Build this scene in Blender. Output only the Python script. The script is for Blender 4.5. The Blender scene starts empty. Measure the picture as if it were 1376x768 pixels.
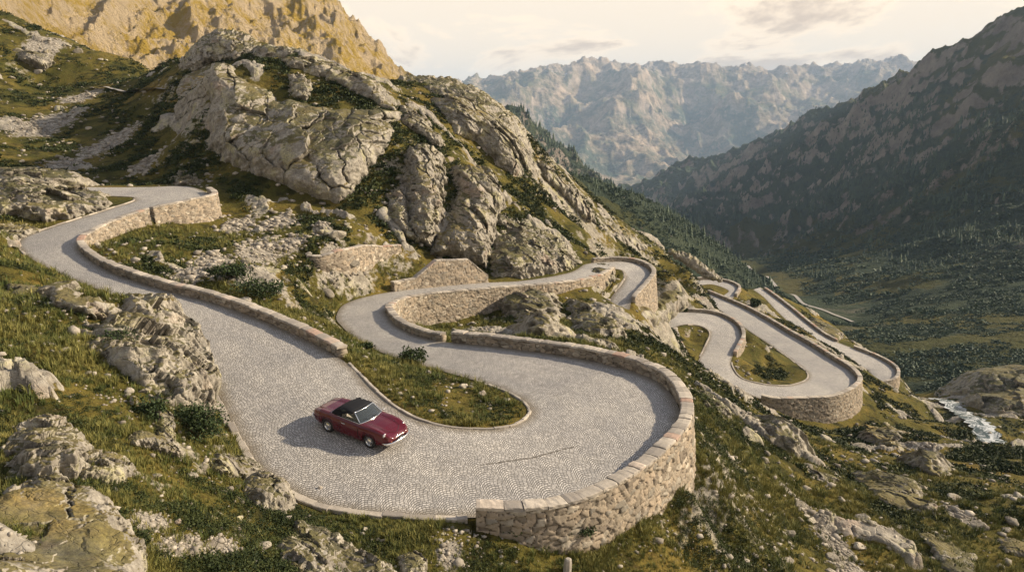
import bpy, bmesh, math, random
import numpy as np
from mathutils import Vector, Matrix
random.seed(7); RNG = np.random.default_rng(7)
S = bpy.context.scene; COL = S.collection
F = 1000.0; PIT = math.atan(244/1000.0); CP, SP = math.cos(PIT), math.sin(PIT)
# ------------------------------------------------------------ camera maths (1376x768 photo pixels)
def ratio(v):
    y = -(v-384)/F
    return (-SP+y*CP)/(CP+y*SP), CP+y*SP
def at_z(u, v, z):
    r, k = ratio(v); Y = z/r
    return (u-688)/F*Y/k, Y
def at_y(u, v, Y):
    r, k = ratio(v)
    return (u-688)/F*Y/k, Y, Y*r
# ------------------------------------------------------------ noise
_p = np.random.default_rng(3).permutation(256).astype(np.int64)
_ga = np.random.default_rng(4).random(256)*2*math.pi
_gx, _gy = np.cos(_ga), np.sin(_ga)
_r1 = np.random.default_rng(5).random(256); _r2 = np.random.default_rng(6).random(256); _r3 = np.random.default_rng(8).random(256)
def pn(x, y, seed=0):
    xi = np.floor(x).astype(np.int64); yi = np.floor(y).astype(np.int64)
    fx = x-xi; fy = y-yi
    u = fx*fx*fx*(fx*(fx*6-15)+10); w = fy*fy*fy*(fy*(fy*6-15)+10)
    def g(a, b):
        h = _p[(xi+a+_p[(yi+b+seed*17) & 255]) & 255]
        return _gx[h]*(fx-a)+_gy[h]*(fy-b)
    a0 = g(0, 0); a1 = g(1, 0); b0 = g(0, 1); b1 = g(1, 1)
    a = a0+(a1-a0)*u; b = b0+(b1-b0)*u
    return (a+(b-a)*w)*1.5
def fbm(x, y, o=4, seed=0, g=.5):
    s = 0; A = 1; t = 0
    for i in range(o):
        s = s+A*pn(x, y, seed+i*3); t += A; A *= g; x = x*2.03+11.3; y = y*2.03-7.7
    return s/t*1.3
def ridged(x, y, o=4, seed=0, g=.5):
    s = 0; A = 1; t = 0; w = 1
    for i in range(o):
        n = 1-np.abs(pn(x, y, seed+i*3))*1.6; n = np.clip(n, 0, 1)**2
        s = s+A*n*w; w = np.clip(n*1.6, 0, 1); t += A; A *= g; x = x*2.07+5.3; y = y*2.07-3.7
    return s/t
def voro(x, y, seed=0, j=.9):
    """F1, F2, three randoms of the nearest cell, and offset from its centre"""
    xi = np.floor(x).astype(np.int64); yi = np.floor(y).astype(np.int64)
    f1 = np.full(x.shape, 9.); f2 = f1.copy(); idh = np.zeros(x.shape, np.int64); ox = np.zeros(x.shape); oy = ox.copy()
    for a in (-1, 0, 1):
        for b in (-1, 0, 1):
            h = _p[(xi+a+_p[(yi+b+seed*31) & 255]) & 255]
            dx = x-(xi+a+.5+(_r1[h]-.5)*j); dy = y-(yi+b+.5+(_r2[h]-.5)*j)
            d = np.sqrt(dx*dx+dy*dy); c = d < f1
            f2 = np.where(c, f1, np.minimum(f2, d)); f1 = np.where(c, d, f1); idh = np.where(c, h, idh)
            ox = np.where(c, dx, ox); oy = np.where(c, dy, oy)
    return f1, f2, _r3[idh], _r3[(idh+77) & 255], _r3[(idh+151) & 255], ox, oy
def ss(a, b, x):
    t = np.clip((x-a)/(b-a), 0, 1); return t*t*(3-2*t)
# ------------------------------------------------------------ object helpers
def tag(o, label=None, cat=None, group=None, kind=None):
    if label: o['label'] = label
    if cat: o['category'] = cat
    if group: o['group'] = group
    if kind: o['kind'] = kind
    return o
def mk(name, V, Fc, mats, parent=None, smooth=True, mi=None, uv=None, cols=None, floats=None):
    """mesh object from numpy vertices and an (n,3|4) face array or python face list"""
    me = bpy.data.meshes.new(name)
    if isinstance(Fc, np.ndarray) and len(Fc):
        n, k = Fc.shape
        V = np.ascontiguousarray(V, dtype=np.float32)
        me.vertices.add(len(V)); me.vertices.foreach_set('co', V.ravel())
        me.loops.add(n*k); me.loops.foreach_set('vertex_index', np.ascontiguousarray(Fc, dtype=np.int32).ravel())
        me.polygons.add(n); me.polygons.foreach_set('loop_start', np.arange(0, n*k, k, dtype=np.int32))
        me.update(calc_edges=True)
    else:
        me.from_pydata([tuple(v) for v in V], [], [tuple(f) for f in Fc]); me.update()
    for m in (mats if isinstance(mats, (list, tuple)) else [mats]): me.materials.append(m)
    if mi is not None: me.polygons.foreach_set('material_index', np.asarray(mi, dtype=np.int32))
    if smooth: me.polygons.foreach_set('use_smooth', np.ones(len(me.polygons), dtype=bool))
    if uv is not None:
        l = me.uv_layers.new(name='UVMap'); idx = np.zeros(len(me.loops), dtype=np.int32); me.loops.foreach_get('vertex_index', idx)
        l.data.foreach_set('uv', np.ascontiguousarray(np.asarray(uv, dtype=np.float32)[idx]).ravel())
    for k, c in (cols or {}).items():
        a = me.attributes.new(k, 'FLOAT_COLOR', 'POINT'); c = np.asarray(c, dtype=np.float32)
        if c.shape[1] == 3: c = np.hstack([c, np.ones((len(c), 1), np.float32)])
        a.data.foreach_set('color', np.ascontiguousarray(c).ravel())
    for k, c in (floats or {}).items():
        a = me.attributes.new(k, 'FLOAT', 'POINT'); a.data.foreach_set('value', np.ascontiguousarray(c, dtype=np.float32).ravel())
    o = bpy.data.objects.new(name, me); COL.objects.link(o)
    if parent: o.parent = parent
    return o
def empty(name, loc, rz=0):
    o = bpy.data.objects.new(name, None); COL.objects.link(o); o.location = loc; o.rotation_euler = (0, 0, rz); o.empty_display_size = .3
    return o
def gridfaces(nr, nc, mask=None):
    i = np.arange(nr*nc).reshape(nr, nc)
    f = np.stack([i[:-1, :-1], i[:-1, 1:], i[1:, 1:], i[1:, :-1]], -1)
    if mask is not None:
        f = f[mask]
    return f.reshape(-1, 4)
def compact(V, Fc, *arr):
    used = np.unique(Fc); m = np.full(len(V), -1, np.int64); m[used] = np.arange(len(used))
    return (V[used], m[Fc]) + tuple(a[used] for a in arr)
# ------------------------------------------------------------ roads: rungs (uA, vA, uB, vB, z[, dzA, dzB]); A is the driver's left going downhill
R1 = [(105,251,105,262,-8.6),(150,251.5,135,263,-8.8),(205,251,165,264,-8.9),(255,250.5,178,265,-9.0),(285,257,181,268,-9.1,.6,0),(257,265,178,271,-9.2,.6,0),(200,277,150,280,-9.5,.6,0),
(150,293,95,297,-9.9,.6,0),(118,308,55,310,-10.3,.6,0),(104,325,27,323,-10.6,.3,0),(115,345,35,342,-10.9),(150,366,80,368,-11.2),(215,388,145,394,-11.6),(290,408,200,420,-12.0),(370,438,238,452,-12.4),
(455,480,270,490,-12.8),(500,522,294,530,-13.1),(545,556,318,580,-13.4),(590,572,350,628,-13.6),(640,577,420,674,-13.8),(672,576,520,691,-13.9),(690,572,640,695,-14.0),(702,567,752,664,-14.1,0,.75),
(711,560,855,616,-14.2,0,.75),(714,552,916,552,-14.3,0,.6),(711,545,884,513,-14.4),(699,535,800,486,-14.5),(664,519,715,472,-14.7),(612,503,640,463,-15.0),(550,486,588,458,-15.3),(515,474,555,449,-15.6),
(484,459,532,437,-15.9),(461,440,521,424,-16.2),(452,424,520,408,-16.5,0,.5),(470,405,545,396,-16.9,0,.5),(530,391,610,388,-17.4,0,.5),(620,381,680,382.5,-18.0,0,.5),(700,377,750,377,-18.6,0,.5),(765,366,800,368,-19.2,0,.5),
(790,354,822,359,-19.6,0,.3),(835,351,835,363,-19.9),(862,356,840,368,-20.2),(876,368,840,374,-20.5),(866,384,834,384,-20.9),(850,402,822,398,-21.4),(846,416,815,412,-22.0)]
R2 = [(898,486,934,500,-37.0),(884,464,922,484,-36.4),(872,443,909,456,-35.8),(868,431,906,443,-35.2),(888,421,915,437,-35.0),(925,419,932,436,-35.4),(963,423,947,440,-35.8),(989,436,954,446,-36.2),
(997,452,953,455,-36.6),(990,468,946,470,-37.0),(983,482,938,490,-37.4),(984,494,957,508,-37.9),(996,508,990,523,-38.4),(1025,516,1032,532,-38.9,0,.6),(1058,518,1080,533,-39.4,0,.6),(1079,513,1122,529,-39.8,0,.6),
(1087,506,1152,511,-40.1,0,.6),(1083,498,1143,499,-40.4),(1070,488,1118,483,-40.9),(1045,470,1088,464,-41.7),(1015,450,1058,447,-42.5),(985,430,1028,429,-43.4),(960,412,1000,414,-44.4),(940,399,972,402,-45.4),
(924,388,950,393,-46.3),(920,380,936,386,-46.9),(932,376.5,943,383,-47.2),(958,376,957,382,-47.5),(980,380,971,386,-47.8),(992,387,979,391,-48.1),(988,396,972,397,-48.5),(982,405,968,404,-49.0)]
R3 = [(1022,386,1012,389,-51.0),(1037,396,1026,399,-51.8),(1062,415,1046,420,-53.2),(1090,438,1073,444,-55.0),(1115,455,1098,463,-56.4),(1150,469,1125,480,-57.7),(1182,482,1150,491,-58.7),(1203,496,1164,496,-59.4),
(1202,506,1167,500,-59.7,.6,0),(1180,512,1160,503,-60.1,.6,0),(1150,513,1145,504,-60.6,.6,0)]
def cr(P, n=10):
    P = np.array(P, float); out = []
    Q = np.vstack([2*P[0]-P[1], P, 2*P[-1]-P[-2]])
    for i in range(1, len(Q)-2):
        a, b, c, d = Q[i-1], Q[i], Q[i+1], Q[i+2]
        for t in np.arange(n)/n:
            out.append(.5*((2*b)+(c-a)*t+(2*a-5*b+4*c-d)*t*t+(3*b-a-3*c+d)*t**3))
    out.append(P[-1]); return np.array(out)
def mkroad(R):
    rows = []
    for r in R:
        da, db = (r[5], r[6]) if len(r) > 5 else (0, 0)
        a = at_z(r[0], r[1], r[4]+da); b = at_z(r[2], r[3], r[4]+db); rows.append([a[0], a[1], b[0], b[1], r[4]])
    D = cr(rows, 10)
    return D      # ax, ay, bx, by, z ; index = rung*10
ROADS = [mkroad(R) for R in (R1, R2, R3)]
# walls: (road, side, rung start, rung end, height above road, depth below, drop of the ground outside)
WALLS = [
 dict(r=0, s='A', a=3.55, b=6.0, h=.55, d=3.4, drop=[(3.5,1.2),(4,2.2),(5,2.2),(6,1.2)], t=.5),
 dict(r=0, s='A', a=6.1, b=10.75, h=.55, d=2.2, drop=[(6,1.2),(8,.8),(9,.3),(11,.25)], t=.45),
 dict(r=0, s='A', a=10.8, b=12.95, h=.6, d=1.2, drop=.45, t=.45),
 dict(r=0, s='A', a=13.0, b=15.0, h=.6, d=1.2, drop=.35, t=.5),
 dict(r=0, s='B', a=21.05, b=28.65, h=.72, d=4.2, drop=[(21,.22),(21.6,.9),(22.3,1.5),(23.2,1.8),(24.5,2.0),(26,1.2),(28.6,.6)], t=.5),
 dict(r=0, s='B', a=28.9, b=33.0, h=.55, d=2.6, drop=[(28.9,.5),(31,.6),(33,1.4)], t=.45),
 dict(r=0, s='B', a=33.0, b=39.0, h=.45, d=4.6, drop=[(33,1.6),(34,2.8),(35,3.0),(36,2.0),(37,.5),(38,1.0),(39,1.2)], t=.45),
 dict(r=0, s='A', a=39.2, b=44.2, h=.55, d=7, drop=[(39,.25),(40.3,.8),(40.8,2.6),(41.5,4.2),(42.2,5.4),(43,6.),(44,6.)], t=.45),
 dict(r=1, s='A', a=5.0, b=9.6, h=.6, d=3.2, drop=[(5,.25),(7.6,.4),(8.6,1.6),(9.6,1.4)], t=.5),
 dict(r=1, s='B', a=12.8, b=24.0, h=.75, d=7.0, drop=[(12.8,.3),(13.4,2.0),(14.5,3.4),(16,3.9),(17,2.4),(18,1.0),(24,.7)], t=.6),
 dict(r=1, s='A', a=25.6, b=30.2, h=.7, d=3.5, drop=[(25,.3),(31,.5)], t=.6),
 dict(r=1, s='B', a=.6, b=2.9, h=.6, d=2.0, drop=.0, t=.5),
 dict(r=2, s='A', a=.3, b=4.3, h=.7, d=3.0, drop=[(0,.5),(5,.6)], t=.6),
 dict(r=2, s='A', a=4.9, b=10.0, h=.7, d=5.0, drop=[(4.9,.4),(6.5,1.2),(8,2.6),(10,2.8)], t=.6)]
def edge_of(ri, side):
    D = ROADS[ri]; E = D[:, 0:2] if side == 'A' else D[:, 2:4]; O = D[:, 2:4] if side == 'A' else D[:, 0:2]
    T = np.gradient(E, axis=0); L = np.hypot(T[:, 0], T[:, 1])[:, None]+1e-9
    N = np.stack([T[:, 1], -T[:, 0]], 1)/L
    # the left edge's outward normal is to the left of travel
    N = -N if side == 'A' else N
    return E, N, D[:, 4]
EDG = []
for ri in range(3):
    for sd_ in 'AB':
        E, N, Z = edge_of(ri, sd_)
        dr = np.zeros(len(E))
        for w in WALLS:
            if w['r'] == ri and w['s'] == sd_:
                i = np.arange(len(E))/10; m = (i >= w['a']-.05) & (i <= w['b']+.05); dr[m] = w['drop'] if not isinstance(w['drop'], list) else np.interp(i[m], *zip(*w['drop']))
        # resample to about 0.35 m
        rows = []
        for k in range(len(E)-1):
            L = np.hypot(*(E[k+1]-E[k])); n = max(1, int(L/.4))
            for t in np.arange(n)/n: rows.append([*(E[k]*(1-t)+E[k+1]*t), *(N[k]*(1-t)+N[k+1]*t), Z[k]*(1-t)+Z[k+1]*t, max(dr[k], dr[k+1]) if (dr[k] > 0 and dr[k+1] > 0) else 0])
        EDG.append(np.array(rows))
for ri in range(3):       # close the ends of every road
    D = ROADS[ri]
    for k, kn in ((0, 1), (-1, -2)):
        a, b, z_ = D[k, 0:2], D[k, 2:4], D[k, 4]; tv = (a+b)/2-(D[kn, 0:2]+D[kn, 2:4])/2; tv = tv/(np.hypot(*tv)+1e-9); n_ = max(3, int(np.hypot(*(b-a))/.35))
        EDG.append(np.array([[*(a*(1-t)+b*t), *tv, z_, 0] for t in np.linspace(0, 1, n_)]))
        for c_, o_ in ((a, b), (b, a)):
            sn = (c_-o_)/(np.hypot(*(c_-o_))+1e-9); dg = (sn+tv)/np.hypot(*(sn+tv)); EDG.append(np.array([[*(c_+dg*.12), *dg, z_, 0], [*(c_+dg*.12+sn*.08), *dg, z_, 0], [*(c_+dg*.12+tv*.08), *dg, z_, 0]]))
EDG = np.vstack(EDG)          # x y nx ny z drop
# ------------------------------------------------------------ control points of the ground (u, v, Y)
G = [ # left slope and crest behind the upper bend
(0,15,170),(70,50,180),(140,85,190),(190,82,170),(250,75,150),(290,50,135),(350,58,130),(420,80,125),(500,108,125),(560,112,135),(630,125,140),(690,165,145),(720,205,150),(760,240,155),(820,285,160),(880,320,170),(930,350,185),(962,371,200),
(60,235,92),(0,235,90),(150,236,94),(200,241,91),(100,180,120),(0,180,115),(50,120,150),(0,80,150),(200,150,122),(200,110,140),(230,200,104),(280,240,88),(330,270,80),(300,290,74),(150,130,140),
(440,278,80),(285,200,93),(380,262,82),(525,190,92),(530,240,88),(300,95,104),(400,90,108),(500,130,104),(560,150,108),(620,200,103),(480,255,83),
(440,330,66),(350,340,62),(300,340,60),(250,320,65),(200,325,60),(160,330,57.5),(230,350,55),(350,390,49.5),(400,410,47.5),(440,430,46),(300,370,54),(400,370,55),(450,400,53),(500,370,66),(470,350,66),(560,340,77),(480,300,74),(520,300,80),
(600,350,80),(660,368,80),(740,363,85),(772,345,93),(590,200,98),(560,290,84),(640,300,89),(700,280,99),(700,330,91),(650,240,106),(700,230,118),(750,300,108),(800,320,112),(800,342,101),(850,335,110),(890,350,118),(905,370,128),(925,362,150),(880,395,108),(885,408,113),
(600,437,66),(560,432,62),(650,432,67),(700,430,66),(700,458,54),(750,400,75),(720,388,78),(800,402,76),(800,450,58),(780,468,49),(620,452,55),(850,430,76),(850,480,53),(900,480,63),(940,500,67),(930,540,48),(1000,540,66),(1000,600,47),(1050,590,60),
(866,440,84),(880,418,101),(868,424,104),(895,424,113),(860,424,95),(930,493,74),(960,516,75),(1000,532,82),(1050,552,93),(1100,572,93),(1140,560,99),(1100,600,78),(830,418,72),
(1000,700,33),(1000,650,38),(950,725,29.3),(1100,740,36),(1100,680,43),(1100,630,57),(1200,740,38),(1200,680,47),(1200,630,62),(1200,580,88),(1180,556,112),(1376,740,41),(1376,680,52),(1376,640,68),(1376,606,84),(1300,575,105),(1250,546,128),(1215,528,148),
(1290,640,60),(1290,700,44),(1500,700,44),(1500,630,75),(920,745,26),(1170,525,125),
# islands and banks between the lanes
(1120,490,112),(990,470,118),(1010,470,124),(1040,500,110),(940,455,118),(925,460,115),(955,388,190),(1120,470,148),(1060,430,155),(1020,405,172),(900,395,145),(945,405,160),(970,425,142),(1000,445,132),(1130,440,200),(1080,415,210),(1045,400,225),(1160,465,185),(1090,425,200),
# foreground left
(0,330,47),(30,360,41),(0,400,35),(60,400,35.5),(130,405,34),(180,405,36),(0,480,26),(60,480,26.5),(130,480,27.5),(200,470,30),(230,520,27),(0,560,20),(90,560,21),(180,560,23),(260,560,26),(300,600,25.3),(0,640,16),(90,640,16.8),(200,640,18.5),(300,660,20.5),(0,740,12.5),(90,740,13),(200,740,14.5),(300,740,16.8),(400,740,19.5),(420,700,22),(350,680,21.5),
(500,740,20.9),(600,740,21.4),(700,745,22.1),(800,745,23.6),(620,712,22.5),(520,712,22.0),(700,716,23.2),(10,300,57),(0,270,66),(-120,300,50),(-120,500,24),(-120,180,100),(-120,20,170),
# river gorge, valley floor, right bank
(1305,565,170),(1345,578,166),(1270,545,192),(1340,520,200),(1376,560,176),(1376,500,230),(1250,510,235),(1200,470,290),(1150,440,385),(1120,425,430),(1146,434,400),(1098,416,455),(1078,410,470),(1058,397,520),(1042,384,575),(1030,372,640),(1005,358,760),(985,350,860),(1018,380,600),(1010,394,552),(1376,450,300),(1376,400,370),(1250,400,430),(1250,350,560),(1376,350,470),(1376,270,600),(1376,175,780),
(1300,235,780),(1200,292,850),(1100,350,800),(1060,362,700),(982,330,1250),(1200,420,380),(1280,450,310),(1500,450,300),(1500,250,600),
(1300,120,1300),(1200,180,1400),(1100,235,1600),(1000,275,2000),(950,300,1900),(1100,290,1300),(1000,310,1500),(920,275,2500),(1376,110,1050),(1500,60,1100),
(1376,15,1500),(1300,50,1700),(1230,95,1900),(1160,130,2200),(1080,165,2500),(1000,195,2900),(940,220,3300),(872,250,3800),(1500,-40,1500),(1700,-80,1500),
# wooded ridge in the middle
(760,228,420),(820,250,450),(870,272,480),(920,300,520),(960,335,560),(988,372,590),
# sunlit mountain upper left
(578,110,900),(548,85,890),(520,62,880),(480,32,880),(430,0,880),(300,-60,850),(100,-150,800),(-100,-190,800),(100,60,520),(0,10,480),(140,80,520),(250,66,560),(450,85,700),(530,98,800),(250,0,720),(380,30,780),(-150,-60,500),
(655,142,1250),(690,155,1300),(740,195,1350),(790,229,1400),
# distant range
(560,120,9500),(600,112,9300),(640,108,9300),(690,97,9200),(745,82,9000),(770,91,9200),(845,78,9000),(862,86,9300),(880,92,9400),(940,86,9300),(1000,84,9500),(1060,95,9800),(1150,80,10000),(1200,86,10000),(1300,80,10000),(1450,70,10000),(500,118,9500),
(820,230,6300),(860,245,5800),(760,215,6200),(700,190,6500),(910,225,6800),(960,190,7600),(1050,150,8300),(830,130,7900),(845,100,8500),(850,180,6800),(880,215,6350),(800,205,6500),(930,170,8500),(965,125,9000),(995,115,8200),(1035,165,7500),(1010,190,7300),(790,150,8700),(765,190,7700),(748,105,8500),(715,125,8000),(680,150,7400),(900,115,9200),(940,210,7500),(1090,130,9000),(1150,108,9000),(730,160,7900),(862,420,108),(868,429,112),(866,432,101)]
W = []
for u, v, Y in G: W.append(at_y(u, v, Y))
back = [(0,15,170,.14),(70,50,180,.14),(140,85,190,.13),(190,82,170,.13),(250,75,150,.14),(290,50,135,.16),(350,58,130,.16),(420,80,125,.16),(500,108,125,.2),(560,112,135,.2),(630,125,140,.25),(690,165,145,.3),(720,205,150,.3),(760,240,155,.3),(820,285,160,.3),(880,320,170,.3),(930,350,185,.25),(962,371,200,.22)]
for u, v, Y, k in back:
    x, y, z = at_y(u, v, Y); W.append((x*1.22, y*1.22, z-Y*k*.8)); W.append((x*1.6, y*1.6, z-Y*k*1.3))
for u, v, Y, k in [(760,228,420,.2),(820,250,450,.22),(870,272,480,.25),(920,300,520,.2),(578,110,900,.1),(520,62,880,.1),(430,0,880,.08),(690,155,1300,.12),(740,195,1350,.1),(1376,15,1500,.1),(1300,50,1700,.12),(1160,130,2200,.1),(1000,195,2900,.09),(872,250,3800,.06),(845,78,9000,.05),(1000,84,9500,.05),(690,97,9200,.05),(1200,86,10000,.05),(560,120,9500,.05)]:
    x, y, z = at_y(u, v, Y); W.append((x*1.35, y*1.35, z-Y*k))
for u, v, Y, dz in [(760,240,300,-30),(820,285,290,-38),(880,320,300,-38),(935,350,330,-30),(700,200,330,-60),(600,150,350,-50),(870,275,1100,-110),(800,240,1000,-90),(1300,575,120,-6),(1300,575,142,-9),(1376,606,100,-8),(1376,606,130,-12),(1250,546,148,-6),(1250,546,172,-7),(850,420,105,-3.5),(855,430,98,-2.5),(840,420,112,-5),(850,410,122,-2),(862,428,106,-1.5),(1030,386,222,-8),(1060,405,215,-7),(1000,378,225,-7),(1030,386,240,-12),(1030,386,320,-28),(1090,428,215,-8),(1090,428,270,-22),(1150,460,190,-7),(1150,460,240,-14),(1215,500,185,-8),(1215,500,215,-10),(1340,590,150,-10),(820,250,3500,-160),(900,260,4800,-80)]:
    x, y, z = at_y(u, v, Y); W.append((x, y, z+dz))
for x, y, z in [(0,4,-13),(-10,3,-10),(10,4,-20),(-8,9,-8.5),(0,12,-14.5),(12,14,-20),(25,20,-26),(-14,-8,-8),(14,-8,-20),(45,25,-33),(-40,15,-2),(-60,40,-1)]: W.append((x, y, z))
W = np.array(W)
rp = []
for ri in range(3):
    D = ROADS[ri][::5]
    for d in D:
        rp.append(((d[0]+d[2])/2, (d[1]+d[3])/2, d[4]))
for e in EDG[::6]:
    if e[5] > 0: rp.append((e[0]+e[2]*1.4, e[1]+e[3]*1.4, e[4]-e[5]))
    else: rp.append((e[0]+e[2]*.4, e[1]+e[3]*.4, e[4]))
for e in EDG[::4]:
    if e[5] > 2.0 and 10 < e[0] < 20 and e[1] > 80: rp.append((e[0]+e[2]*4.5, e[1]+e[3]*4.5, e[4]-10.5))
rp = np.array(rp)
W = np.vstack([W, rp])
KQ = 1.0
def lp(x, y):
    r = np.hypot(x, y); return np.arctan2(x, y), np.log(np.maximum(r, 2.0)), r
qa, ql, qr = lp(W[:, 0], W[:, 1])
# drop near-duplicates
keep = []
for i in range(len(W)):
    if all((qa[i]-qa[j])**2+(ql[i]-ql[j])**2 > 9e-5 for j in keep[-400:]): keep.append(i)
W = W[keep]; qa = qa[keep]; ql = ql[keep]; qr = qr[keep]
val = W[:, 2]/qr
C2 = .012**2
M = np.sqrt((qa[:, None]-qa[None])**2+(ql[:, None]-ql[None])**2+C2)
n = len(W); A = np.zeros((n+1, n+1)); A[:n, :n] = -M+np.eye(n)*.004; A[:n, n] = 1; A[n, :n] = 1
sol = np.linalg.solve(A, np.append(val, 0)); wq, cq = sol[:n], sol[n]
AZ0, AZ1, NA = math.radians(-64), math.radians(64), 560
LR0, LR1, NL = math.log(3), math.log(17000), 1150
ga = np.linspace(AZ0, AZ1, NA); gl = np.linspace(LR0, LR1, NL)
CO = np.zeros((NL, NA))
for i in range(NL):
    CO[i] = -np.sqrt((ga[:, None]-qa[None])**2+(gl[i]-ql[None])**2+C2) @ wq+cq
def _blur(a, k, ax):
    w_ = np.hanning(k+2)[1:-1]; w_ /= w_.sum(); p = [(0, 0), (0, 0)]; p[ax] = (k//2, k//2); b = np.pad(a, p, 'edge'); o = 0
    for i in range(k): o = o+w_[i]*(b[i:i+a.shape[0]] if ax == 0 else b[:, i:i+a.shape[1]])
    return o
_bl = _blur(_blur(CO, 9, 1), 11, 0); _t = ss(math.log(1200), math.log(4500), gl)[:, None]; CO = CO*(1-_t)+_bl*_t
def base(x, y):
    a, l, r = lp(x, y)
    fa = np.clip((a-AZ0)/(AZ1-AZ0)*(NA-1), 0, NA-1.001); fl = np.clip((l-LR0)/(LR1-LR0)*(NL-1), 0, NL-1.001)
    ia = fa.astype(int); il = fl.astype(int); fa -= ia; fl -= il
    c = CO[il, ia]*(1-fa)*(1-fl)+CO[il, ia+1]*fa*(1-fl)+CO[il+1, ia]*(1-fa)*fl+CO[il+1, ia+1]*fa*fl
    return c*r
# ------------------------------------------------------------ road distance raster (0.25 m)
RX0, RX1, RY0, RY1, RS = -75., 112., 14., 216., .25
nx, ny = int((RX1-RX0)/RS)+1, int((RY1-RY0)/RS)+1
SDF = np.full((ny, nx), 30.); RZ = np.zeros((ny, nx)); DRP = np.zeros((ny, nx))
gx = RX0+np.arange(nx)*RS; gy = RY0+np.arange(ny)*RS
BL = 24
for j0 in range(0, ny, BL):
    for i0 in range(0, nx, BL):
        X = gx[i0:i0+BL]; Y = gy[j0:j0+BL]; cx, cy = X.mean(), Y.mean()
        d = np.hypot(EDG[:, 0]-cx, EDG[:, 1]-cy); m = d < d.min()+9
        if d.min() > 12: continue
        E = EDG[m]; XX, YY = np.meshgrid(X, Y)
        dx = XX[..., None]-E[:, 0]; dy = YY[..., None]-E[:, 1]; dd = dx*dx+dy*dy; k = dd.argmin(-1); kk = k[..., None]
        dxk = np.take_along_axis(dx, kk, -1)[..., 0]; dyk = np.take_along_axis(dy, kk, -1)[..., 0]
        sg = dxk*E[k, 2]+dyk*E[k, 3]
        dist = np.sqrt(np.take_along_axis(dd, kk, -1)[..., 0])
        SDF[j0:j0+BL, i0:i0+BL] = np.where(dist < .45, sg, np.where(sg > 0, dist, -dist))
        wt = 1/(dd+.02)**2; RZ[j0:j0+BL, i0:i0+BL] = (wt*E[:, 4]).sum(-1)/wt.sum(-1); DRP[j0:j0+BL, i0:i0+BL] = E[k, 5]
def bil(Fd, x, y):
    fx = np.clip((x-RX0)/RS, 0, nx-1.001); fy = np.clip((y-RY0)/RS, 0, ny-1.001); ix = fx.astype(int); iy = fy.astype(int); fx = fx-ix; fy = fy-iy
    return Fd[iy, ix]*(1-fx)*(1-fy)+Fd[iy, ix+1]*fx*(1-fy)+Fd[iy+1, ix]*(1-fx)*fy+Fd[iy+1, ix+1]*fx*fy
SUP = [(200,90,150,24),(150,110,150,22),(230,140,130,16),(170,190,105,14),(240,200,98,10),(100,100,160,20),(780,310,110,13),(850,345,112,12),(740,270,115,10),(880,400,105,12),(920,500,68,9),(950,450,110,14),(1040,490,110,16),(1000,430,140,18),(1080,420,195,22),(330,80,128,12),(420,110,110,8),(350,300,72,6),(600,260,95,6),(1000,600,50,7),(1100,620,60,8),(1250,620,62,8),(60,450,29,5),(260,650,20,3)]
SUP = [(*at_y(u_, v_, Y_)[:2], r_) for u_, v_, Y_, r_ in SUP]
def rocky(x, y, r):
    """0..1 where bedrock breaks through the turf, and its relief in metres"""
    wx = x+fbm(x/9, y/9, 3, 41)*4; wy = y+fbm(x/9+7, y/9, 3, 47)*4
    n = fbm(wx/13-wy*.02, wy/10+wx*.03, 4, 21)
    for cx, cy, rr_ in SUP: n = n-.16*np.exp(-((x-cx)**2+(y-cy)**2)/rr_**2)
    k = ss(.17, .25, n-.13*ss(6, 20, x)*(y < 130)-.04*(x < -25)*(y > 88))
    f1, f2, a, b, c, ox, oy = voro(wx/1.15+wy*.12, wy/.8-wx*.1, 3)
    blk = (a-.3)*.55+(ox*(b-.5)+oy*(c-.5))*.9-.35*(1-ss(0, .09, f2-f1))
    return k, k*(.45+.55*blk)
VP = np.array([at_y(*p)[:2] for p in [(985,350,860),(1005,358,760),(1030,372,640),(1042,384,575),(1058,397,520),(1078,410,470),(1098,416,455),(1122,425,430),(1146,434,400)]])
def valdist(x, y, r):
    x, y, r = np.broadcast_arrays(x, y, r); d = np.full(x.shape, 999.); m = (r > 300) & (r < 1300)
    if np.any(m):
        xm, ym = x[m], y[m]; dm = np.full(xm.shape, 999.)
        for (ax, ay), (bx, by) in zip(VP[:-1], VP[1:]):
            ex, ey = bx-ax, by-ay; t = np.clip(((xm-ax)*ex+(ym-ay)*ey)/(ex*ex+ey*ey), 0, 1); dm = np.minimum(dm, np.hypot(xm-ax-t*ex, ym-ay-t*ey))
        d[m] = dm
    return d
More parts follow.
